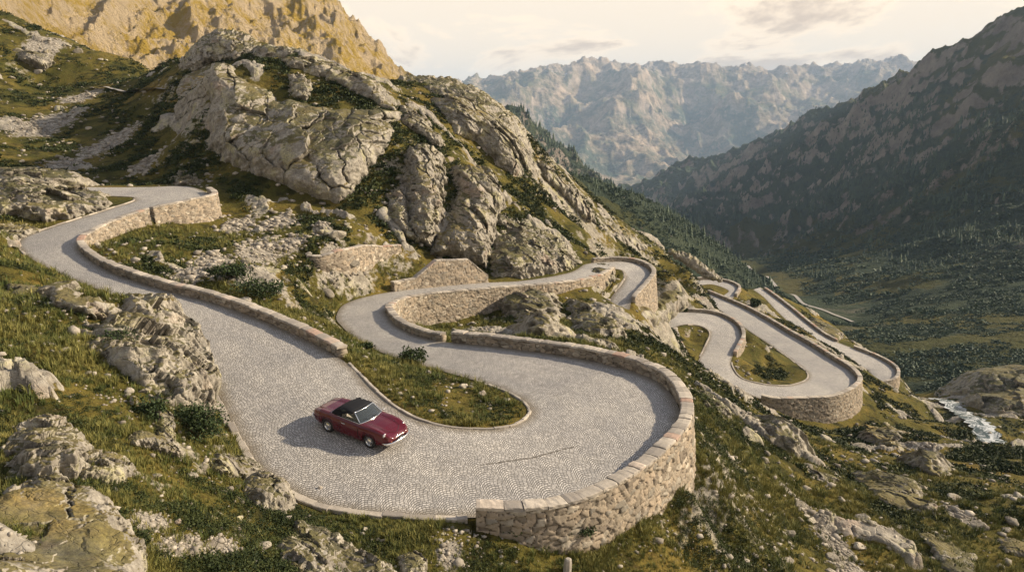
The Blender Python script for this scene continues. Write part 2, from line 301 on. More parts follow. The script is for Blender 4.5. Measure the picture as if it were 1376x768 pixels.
def H(x, y, parts=False, detail=True):
    x = np.asarray(x, float); y = np.asarray(y, float)
    r = np.hypot(x, y); zb = base(x, y)
    s = bil(SDF, x, y); rz = bil(RZ, x, y); dr = bil(DRP, x, y)
    inr = (x > RX0) & (x < RX1) & (y > RY0) & (y < RY1); s = np.where(inr, s, 30.)
    near = ss(.6, 4., s)
    nn = 1-ss(260, 480, r)
    und = fbm(x/14, y/14, 4, 1)*.75+fbm(x/2.6, y/2.6, 3, 9)*.20
    k, rel = rocky(x, y, r); q_ = ss(1.2, 7, s); k = k*q_; rel = rel*q_
    zb = zb+near*nn*(und+rel*1.15)
    if detail:
        zb = zb+nn*ss(.1, 1.2, s)*(fbm(x/.55, y/.55, 2, 13)*.055)
    # middle distance slopes and far mountains
    m1 = (.08+.92*ss(25, 190, valdist(x, y, r)))*ss(300, 600, r)*(1-ss(3500, 6000, r)); m2 = ss(4500, 7500, r)
    if np.any(m1 > 0):
        xr = x*.86+y*.5; yr = -x*.5+y*.86
        zb = zb+m1*((ridged(xr/260, yr/420, 5, 5)-.35)*40*np.clip(r/900, .5, 2.2)+(ridged(x/90, y/100, 5, 15)-.35)*(9+13*ss(600, 1200, r))+(ridged(xr/24, yr/30, 4, 17)-.35)*3.2+ss(-60, -140, x)*((ridged(x/60+y/400, y/170, 6, 19, .6)-.4)*17+(ridged(x/19, y/26, 4, 29, .6)-.4)*5.5))
    if np.any(m2 > 0):
        zb = zb+m2*((ridged(x/2300+.3, y/3600, 5, 25, .5)-.44)*120+(ridged(x/1250+.3, y/1900, 7, 37, .58)-.42)*210+(ridged(x/480, y/800, 6, 27, .58)-.4)*105+fbm(x/200, y/200, 4, 33)*25)
    w = (dr > .15)
    hi = np.where(w, rz-.2+np.maximum(0, s-.9)*1.4, rz-.06+np.maximum(0, s-.15)*1.3+np.maximum(0, s-1)*.6)
    lo = np.where(w, -1e9, rz-.06-np.maximum(0, s-.35)*.8-.25*np.maximum(0, s-1)**2)
    z = np.where(s < 10, np.clip(zb, lo, np.maximum(hi, lo)), zb)
    ins = rz-.06-.3*ss(0, .8, -s)
    t = np.where(w, ss(.12, .38, s), ss(-.05, .1, s))
    z = np.where(s < 10, ins*(1-t)+z*t, z)
    if parts: return z, k*near*nn, s
    return z
_mz = np.exp(np.linspace(math.log(6), math.log(15000), 4200))
def hit(u, v, detail=True):
    """first ground point behind photo pixel (u, v)"""
    r, k = ratio(v); dx = (u-688)/F/k
    n = math.hypot(dx, 1); X = _mz*dx/n; Y = _mz/n
    z = H(X, Y); m = np.nonzero(z >= Y*r)[0]
    if not len(m): return None
    i = m[0]
    if i == 0: return (X[0], Y[0], z[0])
    g0 = z[i-1]-Y[i-1]*r; g1 = z[i]-Y[i]*r; t = -g0/(g1-g0+1e-12)
    x = X[i-1]*(1-t)+X[i]*t; y = Y[i-1]*(1-t)+Y[i]*t
    return (x, y, y*r)
# ------------------------------------------------------------ materials
class NB:
    def __init__(s, name):
        s.m = bpy.data.materials.new(name); s.m.use_nodes = True; s.t = s.m.node_tree; s.n = s.t.nodes; s.n.clear()
        s.out = s.n.new('ShaderNodeOutputMaterial'); s.b = s.n.new('ShaderNodeBsdfPrincipled'); s.t.links.new(s.b.outputs[0], s.out.inputs[0])
        s.b.inputs['Roughness'].default_value = .9; s.b.inputs['Specular IOR Level'].default_value = .2
    def put(s, sock, v):
        if v is None: return
        if isinstance(v, bpy.types.NodeSocket): s.t.links.new(v, sock)
        elif isinstance(v, (int, float)):
            sock.default_value = v if sock.type == 'VALUE' else ((v, v, v, 1) if sock.type == 'RGBA' else (v, v, v))
        else: sock.default_value = tuple(v)+((1,) if sock.type == 'RGBA' and len(v) == 3 else ())
    def ma(s, op, a, b=None, c=None, cl=False):
        n = s.n.new('ShaderNodeMath'); n.operation = op; n.use_clamp = cl
        for i, x in enumerate((a, b, c)): s.put(n.inputs[i], x)
        return n.outputs[0]
    def vm(s, op, a, b=None):
        n = s.n.new('ShaderNodeVectorMath'); n.operation = op; s.put(n.inputs[0], a)
        if b is not None:
            if op == 'SCALE': s.put(n.inputs[3], b)
            else: s.put(n.inputs[1], b)
        return n.outputs[0]
    def pos(s): return s.n.new('ShaderNodeNewGeometry').outputs['Position']
    def obj(s): return s.n.new('ShaderNodeTexCoord').outputs['Object']
    def uv(s): return s.n.new('ShaderNodeTexCoord').outputs['UV']
    def nz(s, src=None, comp=2):
        n = s.n.new('ShaderNodeSeparateXYZ'); s.put(n.inputs[0], src if src is not None else s.n.new('ShaderNodeNewGeometry').outputs['Normal']); return n.outputs[comp]
    def xyz(s, v):
        n = s.n.new('ShaderNodeSeparateXYZ'); s.put(n.inputs[0], v); return n.outputs
    def comb(s, x, y, z=0):
        n = s.n.new('ShaderNodeCombineXYZ')
        for i, q in enumerate((x, y, z)): s.put(n.inputs[i], q)
        return n.outputs[0]
    def noise(s, v, sc, det=4, ro=.55, dist=0, col=False):
        n = s.n.new('ShaderNodeTexNoise'); s.put(n.inputs['Vector'], v); n.inputs['Scale'].default_value = sc; n.inputs['Detail'].default_value = det; n.inputs['Roughness'].default_value = ro; n.inputs['Distortion'].default_value = dist
        return n.outputs['Color' if col else 'Fac']
    def vor(s, v, sc, feat='F1', out='Distance', rnd=1):
        n = s.n.new('ShaderNodeTexVoronoi'); n.feature = feat; s.put(n.inputs['Vector'], v); n.inputs['Scale'].default_value = sc; n.inputs['Randomness'].default_value = rnd
        return n.outputs[out]
    def wn(s, v):
        n = s.n.new('ShaderNodeTexWhiteNoise'); n.noise_dimensions = '3D'; s.put(n.inputs['Vector'], v); return n.outputs['Value']
    def mapr(s, v, a, b, c=0, d=1, smooth=False):
        n = s.n.new('ShaderNodeMapRange'); n.clamp = True
        if smooth: n.interpolation_type = 'SMOOTHSTEP'
        for i, x in enumerate((v, a, b, c, d)): s.put(n.inputs[i], x)
        return n.outputs[0]
    def mix(s, f, a, b, mode='MIX'):
        n = s.n.new('ShaderNodeMix'); n.data_type = 'RGBA'; n.blend_type = mode; s.put(n.inputs[0], f); s.put(n.inputs[6], a); s.put(n.inputs[7], b); return n.outputs[2]
    def ramp(s, f, stops):
        n = s.n.new('ShaderNodeValToRGB'); s.put(n.inputs[0], f); e = n.color_ramp.elements
        e[0].position = stops[0][0]; e[0].color = (*stops[0][1], 1); e[1].position = stops[1][0]; e[1].color = (*stops[1][1], 1)
        for p, c in stops[2:]:
            q = e.new(p); q.color = (*c, 1)
        return n.outputs[0]
    def attr(s, name, out='Fac'):
        n = s.n.new('ShaderNodeAttribute'); n.attribute_name = name; return n.outputs[out]
    def bump(s, h, st=.5, dist=.1, prev=None):
        n = s.n.new('ShaderNodeBump'); n.inputs['Strength'].default_value = st; n.inputs['Distance'].default_value = dist; s.put(n.inputs['Height'], h)
        if prev is not None: s.put(n.inputs['Normal'], prev)
        return n.outputs[0]
    def fin(s, col, normal=None, rough=None, spec=None, metal=None):
        s.put(s.b.inputs['Base Color'], col)
        if normal is not None: s.put(s.b.inputs['Normal'], normal)
        if rough is not None: s.put(s.b.inputs['Roughness'], rough)
        if spec is not None: s.put(s.b.inputs['Specular IOR Level'], spec)
        if metal is not None: s.put(s.b.inputs['Metallic'], metal)
        return s.m
def rockcol(s, P, sc=1.0, warm=0.0):
    """weathered granite: grey, ochre-green lichen, dark weeping streaks"""
    n1 = s.noise(P, .9*sc, 6, .62, .4); n2 = s.noise(P, 5*sc, 5, .7); n3 = s.noise(s.vm('ADD', P, (13, 5, 2)), .45*sc, 5, .6, .6)
    c = s.ramp(n1, [(.28, (.16, .150, .13)), (.72, (.50, .475, .405)), (.5, (.325, .306, .262))])
    c = s.mix(s.mapr(n2, .35, .65), s.mix(1, c, (.62, .60, .58), 'MULTIPLY'), c)
    c = s.mix(s.ma('MULTIPLY', s.mapr(n3, .52, .66, 0, .5, True), s.mapr(n2, .38, .56)), c, (.42, .40, .17))
    pk = s.noise(s.vm('ADD', P, (3, 51, 22)), .3*sc, 4, .6, .5)
    c = s.mix(s.mapr(pk, .58, .7, 0, .35), c, (.36, .25, .19))
    st = s.noise(s.vm('MULTIPLY', P, (1.6, 1.6, .22)), 1.2*sc, 5, .7)
    c = s.mix(s.mapr(st, .56, .70, 0, .6, True), c, (.075, .068, .06))
    return c, n1, n2
def rockbump(s, P, sc=1.0, crack=True):
    w = s.vm('ADD', P, s.vm('SCALE', s.vm('SUBTRACT', s.noise(P, .8*sc, 4, .6, 0, True), (.5, .5, .5)), 1.5/sc))
    e1 = s.vor(s.vm('MULTIPLY', w, (1, 1, .62)), .55*sc, 'DISTANCE_TO_EDGE'); e2 = s.vor(s.vm('MULTIPLY', w, (.75, 1.2, 1.3)), 1.7*sc, 'DISTANCE_TO_EDGE')
    h = s.ma('ADD', s.mapr(e1, 0, .05), s.ma('MULTIPLY', s.mapr(e2, 0, .05), .4))
    h = s.ma('ADD', h, s.ma('MULTIPLY', s.noise(P, 3*sc, 6, .68), 1.4)) if crack else s.noise(P, 3*sc, 6, .68)
    return s.bump(h, .6, .11/sc), e1, e2
def grasscol(s, P, sc=1.0):
    n1 = s.noise(P, .11*sc, 5, .62, .5); n2 = s.noise(s.vm('ADD', P, (40, 9, 3)), .45*sc, 5, .65, .3); n3 = s.noise(P, 7*sc, 4, .75); n4 = s.noise(s.vm('ADD', P, (4, 90, 3)), 1.6*sc, 4, .7)
    c = s.ramp(n1, [(.30, (.040, .044, .011)), (.70, (.200, .142, .036)), (.43, (.072, .070, .017)), (.56, (.122, .102, .025))])
    c = s.mix(s.mapr(n2, .50, .64, 0, .85, True), c, (.024, .026, .009))
    c = s.mix(s.mapr(n2, .28, .42, .6, 0, True), c, (.140, .102, .030))
    c = s.mix(s.mapr(n4, .55, .68, 0, .55), c, (.070, .046, .020))
    c = s.mix(1, c, s.ramp(n3, [(.3, (.45, .45, .45)), (.7, (1.5, 1.5, 1.45))]), 'MULTIPLY')
    return c, n1, n2, n3
def mat_terrain():
    s = NB('turf_and_rock'); P = s.pos(); g, n1, n2, n3 = grasscol(s, P); rc, a, b = rockcol(s, P)
    rk = s.attr('rock'); sc = s.attr('scree'); nz = s.nz()
    f = s.ma('ADD', rk, s.ma('MULTIPLY', s.ma('SUBTRACT', s.noise(P, 1.1, 6, .7), .5), 1.3))
    f = s.mapr(f, .42, .52, 0, 1, True)
    steep = s.mapr(s.ma('ADD', nz, s.ma('MULTIPLY', s.ma('SUBTRACT', s.noise(P, .6, 5, .7), .5), .7)), .72, .62, 0, 1, True)
    f = s.ma('MAXIMUM', f, s.ma('MULTIPLY', steep, .9))
    col = s.mix(f, g, rc)
    # loose stones
    vd = s.vor(P, 2.6, 'DISTANCE_TO_EDGE'); vc = s.vor(P, 2.6, 'F1', 'Color'); vs = s.nz(vc, 0)
    scol = s.mix(vs, (.20, .18, .15), (.42, .39, .33)); scol = s.mix(s.mapr(vd, 0, .05), (.05, .045, .03), scol)
    fs = s.mapr(s.ma('ADD', sc, s.ma('MULTIPLY', s.ma('SUBTRACT', s.noise(P, .9, 5, .7), .5), 1.2)), .45, .55)
    col = s.mix(fs, col, scol)
    bn, e1, e2 = rockbump(s, P)
    h = s.ma('ADD', s.noise(P, 2.2, 5, .7), s.ma('MULTIPLY', s.noise(P, 14, 3, .8), .5))
    gb = s.bump(h, .9, .22)
    n = s.n.new('ShaderNodeMix'); n.data_type = 'VECTOR'; s.put(n.inputs[0], f); s.put(n.inputs[4], gb); s.put(n.inputs[5], bn)
    return s.fin(col, n.outputs[1], .95, .1)
def mat_far():
    s = NB('mountain_slopes'); P = s.pos(); nz = s.nz(); x, y, z = s.xyz(P)
    w = s.ma('MULTIPLY', s.ma('SUBTRACT', s.noise(P, .012, 6, .7), .5), 1)
    forest = s.ramp(s.noise(P, .02, 5, .75), [(.3, (.040, .064, .050)), (.7, (.115, .142, .086))])
    alp = s.ramp(s.noise(P, .006, 6, .7), [(.3, (.070, .088, .042)), (.7, (.225, .190, .085)), (.5, (.125, .130, .056))])
    rock = s.ramp(s.noise(P, .025, 7, .75), [(.3, (.16, .14, .12)), (.7, (.50, .44, .37))])
    scree = s.noise(s.vm('MULTIPLY', P, (1, 1, .3)), .009, 6, .7)
    tree = s.attr('tree'); sun_gold = s.attr('sun_gold')
    f1 = s.mapr(s.ma('ADD', tree, s.ma('MULTIPLY', w, 2.2)), .42, .54, 0, 1, True)
    c = s.mix(f1, alp, forest)
    st = s.ma('ADD', nz, s.ma('MULTIPLY', s.ma('SUBTRACT', s.noise(P, .02, 7, .75), .5), .9))
    fr = s.mapr(st, .67, .53, 0, 1, True)
    fr = s.ma('MAXIMUM', fr, s.mapr(s.ma('ADD', s.attr('bare'), s.ma('MULTIPLY', w, 1.6)), .45, .6, 0, .85, True))
    c = s.mix(fr, c, rock)
    c = s.mix(s.mapr(scree, .60, .68, 0, .5), c, (.34, .30, .24))
    far = s.attr('far'); c = s.mix(s.ma('MULTIPLY', far, s.mapr(s.noise(P, .0022, 8, .7), .40, .58)), c, s.mix(s.mapr(s.noise(P, .006, 7, .75), .42, .58), (.20, .15, .09), (.58, .46, .34)))  # far range: warm sunlit and darker shadowed patches painted into the colour
    c = s.mix(sun_gold, c, s.mix(s.mapr(s.noise(s.vm('MULTIPLY', P, (1, 1, .5)), .035, 9, .8), .43, .54), (.50, .35, .06), (.66, .53, .34)))  # golden grass and pale rock, with strong warm sunlight put into the colour
    sn = s.ma('MULTIPLY', s.attr('snow'), s.mapr(s.noise(P, .004, 5, .65), .66, .69))
    c = s.mix(sn, c, (.75, .75, .78))
    h = s.ma('ADD', s.ma('MULTIPLY', s.noise(P, .04, 8, .75), 3.0), s.ma('MULTIPLY', s.vor(P, .11), .25))
    return s.fin(c, s.bump(h, 1, 10), .95, .05)
def mat_rock(name='granite', sc=1.0, moss=.8):
    s = NB(name); P = s.pos(); c, n1, n2 = rockcol(s, P, sc); bn, e1, e2 = rockbump(s, P, sc)
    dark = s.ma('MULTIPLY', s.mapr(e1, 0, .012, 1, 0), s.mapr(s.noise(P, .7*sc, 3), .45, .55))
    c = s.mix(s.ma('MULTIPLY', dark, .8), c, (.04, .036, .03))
    cv = s.attr('crack'); c = s.mix(s.mapr(cv, .45, .85, 0, .8), c, (.035, .033, .022))  # both crack darkenings paint recess shade into the colour, with lichen and dirt
    g, a1, a2, a3 = grasscol(s, P)
    up = s.ma('ADD', s.nz(), s.ma('MULTIPLY', s.ma('SUBTRACT', s.noise(P, .5*sc, 6, .7), .5), 1.5))
    c = s.mix(s.mapr(up, .70, .84, 0, moss, True), c, g)
    return s.fin(c, bn, .92, .15)
def mat_scree():
    s = NB('loose_granite'); P = s.pos(); r = s.attr('rnd')
    c = s.mix(r, (.20, .18, .15), (.50, .46, .39)); c = s.mix(s.mapr(s.noise(P, 6, 5, .7), .4, .65, .5, 0), c, (.13, .115, .09))
    return s.fin(c, s.bump(s.noise(P, 9, 5, .7), .6, .05), .92, .15)
def mat_boulder():
    s = NB('boulder_stone'); P = s.pos(); oi = s.n.new('ShaderNodeObjectInfo').outputs['Random']
    c, n1, n2 = rockcol(s, P, 1.6); c = s.mix(1, c, s.mix(oi, (.85, .83, .80), (1.35, 1.33, 1.28)), 'MULTIPLY'); bn, e, e2 = rockbump(s, P, 1.8)
    up = s.ma('ADD', s.nz(), s.ma('MULTIPLY', s.noise(P, 1.2, 5, .7), -1.2))
    c = s.mix(s.mapr(up, .42, .5, 0, .35), c, (.08, .07, .025))
    return s.fin(c, bn, .92, .15)
def mat_cobble(name, fine=True):
    s = NB(name); P = s.pos(); x, y, z = s.xyz(P)
    Pw = s.vm('ADD', P, s.vm('SCALE', s.vm('SUBTRACT', s.noise(P, .5, 2, .5, 0, True), (.5, .5, .5)), .16)); x, y, z = s.xyz(Pw)
    # segmental arcs 1.15 m wide
    a = .35; xr = s.ma('ADD', s.ma('MULTIPLY', x, math.cos(a)), s.ma('MULTIPLY', y, math.sin(a))); yr = s.ma('SUBTRACT', s.ma('MULTIPLY', y, math.cos(a)), s.ma('MULTIPLY', x, math.sin(a)))
    w = .95; cx = s.ma('SUBTRACT', s.ma('FRACT', s.ma('DIVIDE', xr, w)), .5)
    arc = s.ma('MULTIPLY', s.ma('MULTIPLY', cx, cx), 1.7)
    v = s.ma('DIVIDE', s.ma('ADD', yr, arc), .135); row = s.ma('FLOOR', v); fv = s.ma('FRACT', v)
    q = s.ma('ADD', s.ma('DIVIDE', xr, .125), s.ma('MULTIPLY', s.wn(s.comb(row, 3, 1)), 1)); cell = s.ma('FLOOR', q); fq = s.ma('FRACT', q)
    dv = s.ma('MULTIPLY', s.ma('ABSOLUTE', s.ma('SUBTRACT', fv, .5)), 2); dq = s.ma('MULTIPLY', s.ma('ABSOLUTE', s.ma('SUBTRACT', fq, .5)), 2)
    jv = s.mapr(dv, .52, .84, 1, 0, True); jq = s.mapr(dq, .66, .96, 1, .25, True); st = s.ma('MULTIPLY', jv, jq)
    rnd = s.wn(s.comb(row, cell, 2))
    c = s.ramp(rnd, [(0, (.33, .322, .305)), (1, (.58, .568, .54)), (.5, (.445, .436, .412))])
    c = s.mix(st, (.085, .08, .07), c)
    big = s.noise(P, .22, 5, .65, .4); c = s.mix(1, c, s.ramp(big, [(.3, (.80, .80, .82)), (.7, (1.16, 1.14, 1.10))]), 'MULTIPLY')
    # worn wheel tracks and grit near the edge
    e = s.attr('edge'); c = s.mix(s.ma('MULTIPLY', s.mapr(s.ma('ADD', e, s.ma('MULTIPLY', s.noise(P, 1.3, 5, .7), .8)), .45, .95, .75, 0), 1), c, (.15, .125, .085))
    tk = s.ma('MAXIMUM', s.mapr(s.ma('ABSOLUTE', s.ma('SUBTRACT', e, 1.05)), .1, .35, 1, 0, True), s.mapr(s.ma('ABSOLUTE', s.ma('SUBTRACT', e, 2.3)), .1, .35, 1, 0, True)); c = s.mix(s.ma('MULTIPLY', tk, s.mapr(s.noise(P, .6, 4, .6), .3, .7, .1, .38)), c, (.26, .255, .245))
    tr = s.noise(s.vm('ADD', P, (50, 3, 1)), .8, 5, .7, 1.2); c = s.mix(s.mapr(tr, .60, .68, 0, .4), c, (.17, .16, .145))
    h = s.ma('ADD', s.ma('MULTIPLY', st, 1), s.ma('MULTIPLY', rnd, .35))
    return s.fin(c, s.bump(h, .55, .02), s.mapr(rnd, 0, 1, .55, .8), .35)
def mat_wall(name='rubble_masonry'):
    s = NB(name); P = s.pos(); r = s.attr('tint'); m = s.attr('mortar')
    c = s.ramp(r, [(0, (.13, .110, .09)), (1, (.54, .48, .385)), (.35, (.29, .25, .195)), (.6, (.385, .315, .235)), (.8, (.22, .205, .175))])
    c = s.mix(s.mapr(s.noise(P, 4, 6, .7), .35, .6, .55, 0), c, (.20, .17, .125))
    li = s.noise(s.vm('ADD', P, (9, 2, 1)), .8, 5, .65); c = s.mix(s.mapr(li, .55, .7, 0, .45), c, (.17, .155, .12))
    c = s.mix(s.mapr(m, .25, .85, 0, .95), c, (.065, .052, .038))
    return s.fin(c, s.bump(s.noise(P, 11, 6, .75), .6, .04), .92, .15)
def mat_coping():
    s = NB('coping_stone'); P = s.pos(); r = s.attr('tint'); m = s.attr('mortar')
    c = s.ramp(r, [(0, (.26, .24, .215)), (1, (.38, .23, .17)), (.3, (.36, .33, .285)), (.6, (.46, .42, .355)), (.8, (.56, .51, .43)), (.9, (.42, .30, .235))])
    c = s.mix(s.mapr(s.noise(P, 3.5, 6, .7), .38, .62, .55, 0), c, (.24, .215, .18))
    c = s.mix(s.mapr(m, .3, .8, 0, 1), c, (.05, .045, .035))
    return s.fin(c, s.bump(s.noise(P, 10, 6, .75), .5, .03), .9, .2)
def mat_leaf(name, c1, c2, tr=.15):
    s = NB(name); r = s.attr('rnd'); c = s.mix(r, c1, c2)
    s.b.inputs['Transmission Weight'].default_value = 0
    return s.fin(c, None, .75, .25)
def flat(name, col, rough=.5, metal=0, spec=.5, coat=0, bumpy=0):
    s = NB(name); n = s.noise(s.obj(), 30, 3, .6)
    c = s.mix(n, tuple(q*.9 for q in col), tuple(min(1, q*1.1) for q in col))
    if coat: s.b.inputs['Coat Weight'].default_value = coat; s.b.inputs['Coat Roughness'].default_value = .06
    return s.fin(c, s.bump(n, bumpy, .01) if bumpy else None, rough, spec, metal)
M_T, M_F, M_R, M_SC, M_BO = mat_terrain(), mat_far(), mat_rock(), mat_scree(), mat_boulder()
M_CB = mat_cobble('cobblestone_setts'); M_W, M_CP = mat_wall(), mat_coping()
# ------------------------------------------------------------ ground sheets
SCREE = [(350,335,45),(280,355,35),(255,370,35),(320,300,30),(370,300,35),(390,325,30),(450,345,25),(430,300,20),(60,170,60),(110,130,40),(150,190,60),(90,220,40),(200,215,40),(60,60,40),(1090,690,28),(1120,730,35),(1150,770,45),(1060,660,18),(605,735,34),(640,715,20),(470,355,25),(545,255,20),
         (150,745,0),(200,700,30),(240,735,40),(300,735,25),(1010,560,18),(990,500,22),(960,475,20),(1240,600,25),(1290,690,25),(700,350,12),(940,300,20),(260,560,0),(1100,640,20)]
SZ = []
for u, v, rp_ in SCREE:
    if rp_ <= 0: continue
    h = hit(u, v)
    if h is not None: rp_ *= .6 if u < 210 and v < 260 else .85; SZ.append((h[0], h[1], rp_/1000*math.hypot(h[0], h[1]), rp_/1000*math.hypot(h[0], h[1])*2.2))
def scree_at(x, y):
    m = np.zeros(np.shape(x))
    for cx, cy, ra, rb in SZ:
        d = np.sqrt(((x-cx)/ra)**2+((y-cy)/rb)**2); m = np.maximum(m, np.clip(1.15-d, 0, 1))
    return m
def polar(r0, r1, nr, na, a0, a1):
    rr = np.exp(np.linspace(math.log(r0), math.log(r1), nr)); aa = np.linspace(math.radians(a0), math.radians(a1), na)
    R, A_ = np.meshgrid(rr, aa, indexing='ij'); return R*np.sin(A_), R*np.cos(A_)
def blurmask(x, y, pts):
    m = np.zeros(x.shape)
    for cx, cy, rx, ry, val_ in pts: m = np.maximum(m, val_*np.clip(1.3-np.sqrt(((x-cx)/rx)**2+((y-cy)/ry)**2), 0, 1))
    return m
def ground():
    for name, r0, r1, nr, na in (('ground', 5, 420, 1500, 1300), ('mountains', 420, 16500, 900, 1300)):
        x, y = polar(r0, r1, nr, na, -50, 50); X = x.ravel(); Y = y.ravel(); Z = np.zeros(len(X)); K = np.zeros(len(X)); SD = np.zeros(len(X))
        for i in range(0, len(X), 200000):
            j = slice(i, i+200000); Z[j], K[j], SD[j] = H(X[j], Y[j], True)
        V = np.stack([X, Y, Z], 1); Fc = gridfaces(nr, na)[:, ::-1]
        r = np.hypot(X, Y)
        if name == 'ground':
            fl = dict(rock=K, scree=scree_at(X, Y)*ss(.5, 2, SD))
            # beyond 250 m the near turf hands over to the mountain material by zone
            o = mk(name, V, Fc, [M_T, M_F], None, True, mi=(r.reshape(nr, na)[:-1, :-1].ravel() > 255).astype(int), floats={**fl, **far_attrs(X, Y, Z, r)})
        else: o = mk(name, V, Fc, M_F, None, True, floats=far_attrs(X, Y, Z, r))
        tag(o, kind='structure')
def far_attrs(X, Y, Z, r):
    az = np.arctan2(X, Y); n = fbm(X/260, Y/260, 4, 51)
    floor = -140-np.clip(r-600, 0, 4000)*.075
    # wooded up to a tree line that falls with distance; meadow patches on the valley floor
    tree = ss(1500, -200, (Z+n*220+120)*6+0*r)*0+np.clip(.95-(Z+n*90+60)/170, 0, 1)
    tree = np.where(r > 4500, np.clip(.75-(Z+150+n*260)/330, 0, 1), tree)
    tree = np.where(r < 420, np.clip(.72+n*.8, 0, 1), tree)
    mead = np.exp(-((az-math.atan2(.37, 1))/.09)**2)*ss(500, 620, r)*(1-ss(1150, 1400, r))
    mead2 = np.exp(-((az-math.atan2(.33, 1))/.035)**2)*ss(750, 850, r)*(1-ss(1300, 1500, r))
    tree = np.where((r < 1000) & (az > .42), tree*.62, tree)
    tree = np.clip(tree-np.maximum(mead*.8, mead2), 0, 1)
    sun_gold = ss(-.10, -.16, az)*ss(300, 420, r)*(1-ss(2000, 3000, r))  # upper-left mountain whose colour carries painted sunlight
    bare = np.clip((Z-60)/260, 0, .7)*(r < 4500)+(r >= 4500)*np.clip((Z-100)/500, 0, .9)
    snow = (r > 5500)*ss(150, 330, Z)
    return dict(far=(r > 4500)*1.0, tree=tree, sun_gold=sun_gold, bare=bare, snow=snow)
ground()
# ------------------------------------------------------------ road surfaces
BV = []
from mathutils.bvhtree import BVHTree
for ri in range(3):
    D = ROADS[ri]; nC = 13; rows = []; eg = []
    for d in D:
        for c in range(nC):
            t = c/(nC-1); x = d[0]*(1-t)+d[2]*t; y = d[1]*(1-t)+d[3]*t; wd = math.hypot(d[0]-d[2], d[1]-d[3])
            rows.append((x, y, d[4]+.05*math.sin(math.pi*t))); eg.append(min(t, 1-t)*wd/1.2)
    V = np.array(rows); V[:, 2] += fbm(V[:, 0]/2.2, V[:, 1]/2.2, 2, 61)*.02
    Fc = gridfaces(len(D), nC)
    o = mk('road', V, Fc, M_CB, None, True, floats=dict(edge=np.clip(eg, 0, 3)))
    o.data.update(); nzs = sum(p.normal.z for p in o.data.polygons)
    if nzs < 0: o.data.flip_normals()
    tag(o, kind='structure'); BV.append(BVHTree.FromPolygons([Vector(v) for v in V], [tuple(int(q) for q in f) for f in Fc]))
def road_z(x, y):
    for b in BV:
        h = b.ray_cast(Vector((x, y, 50)), Vector((0, 0, -1)))
        if h[0] is not None: return h[0].z
    return None
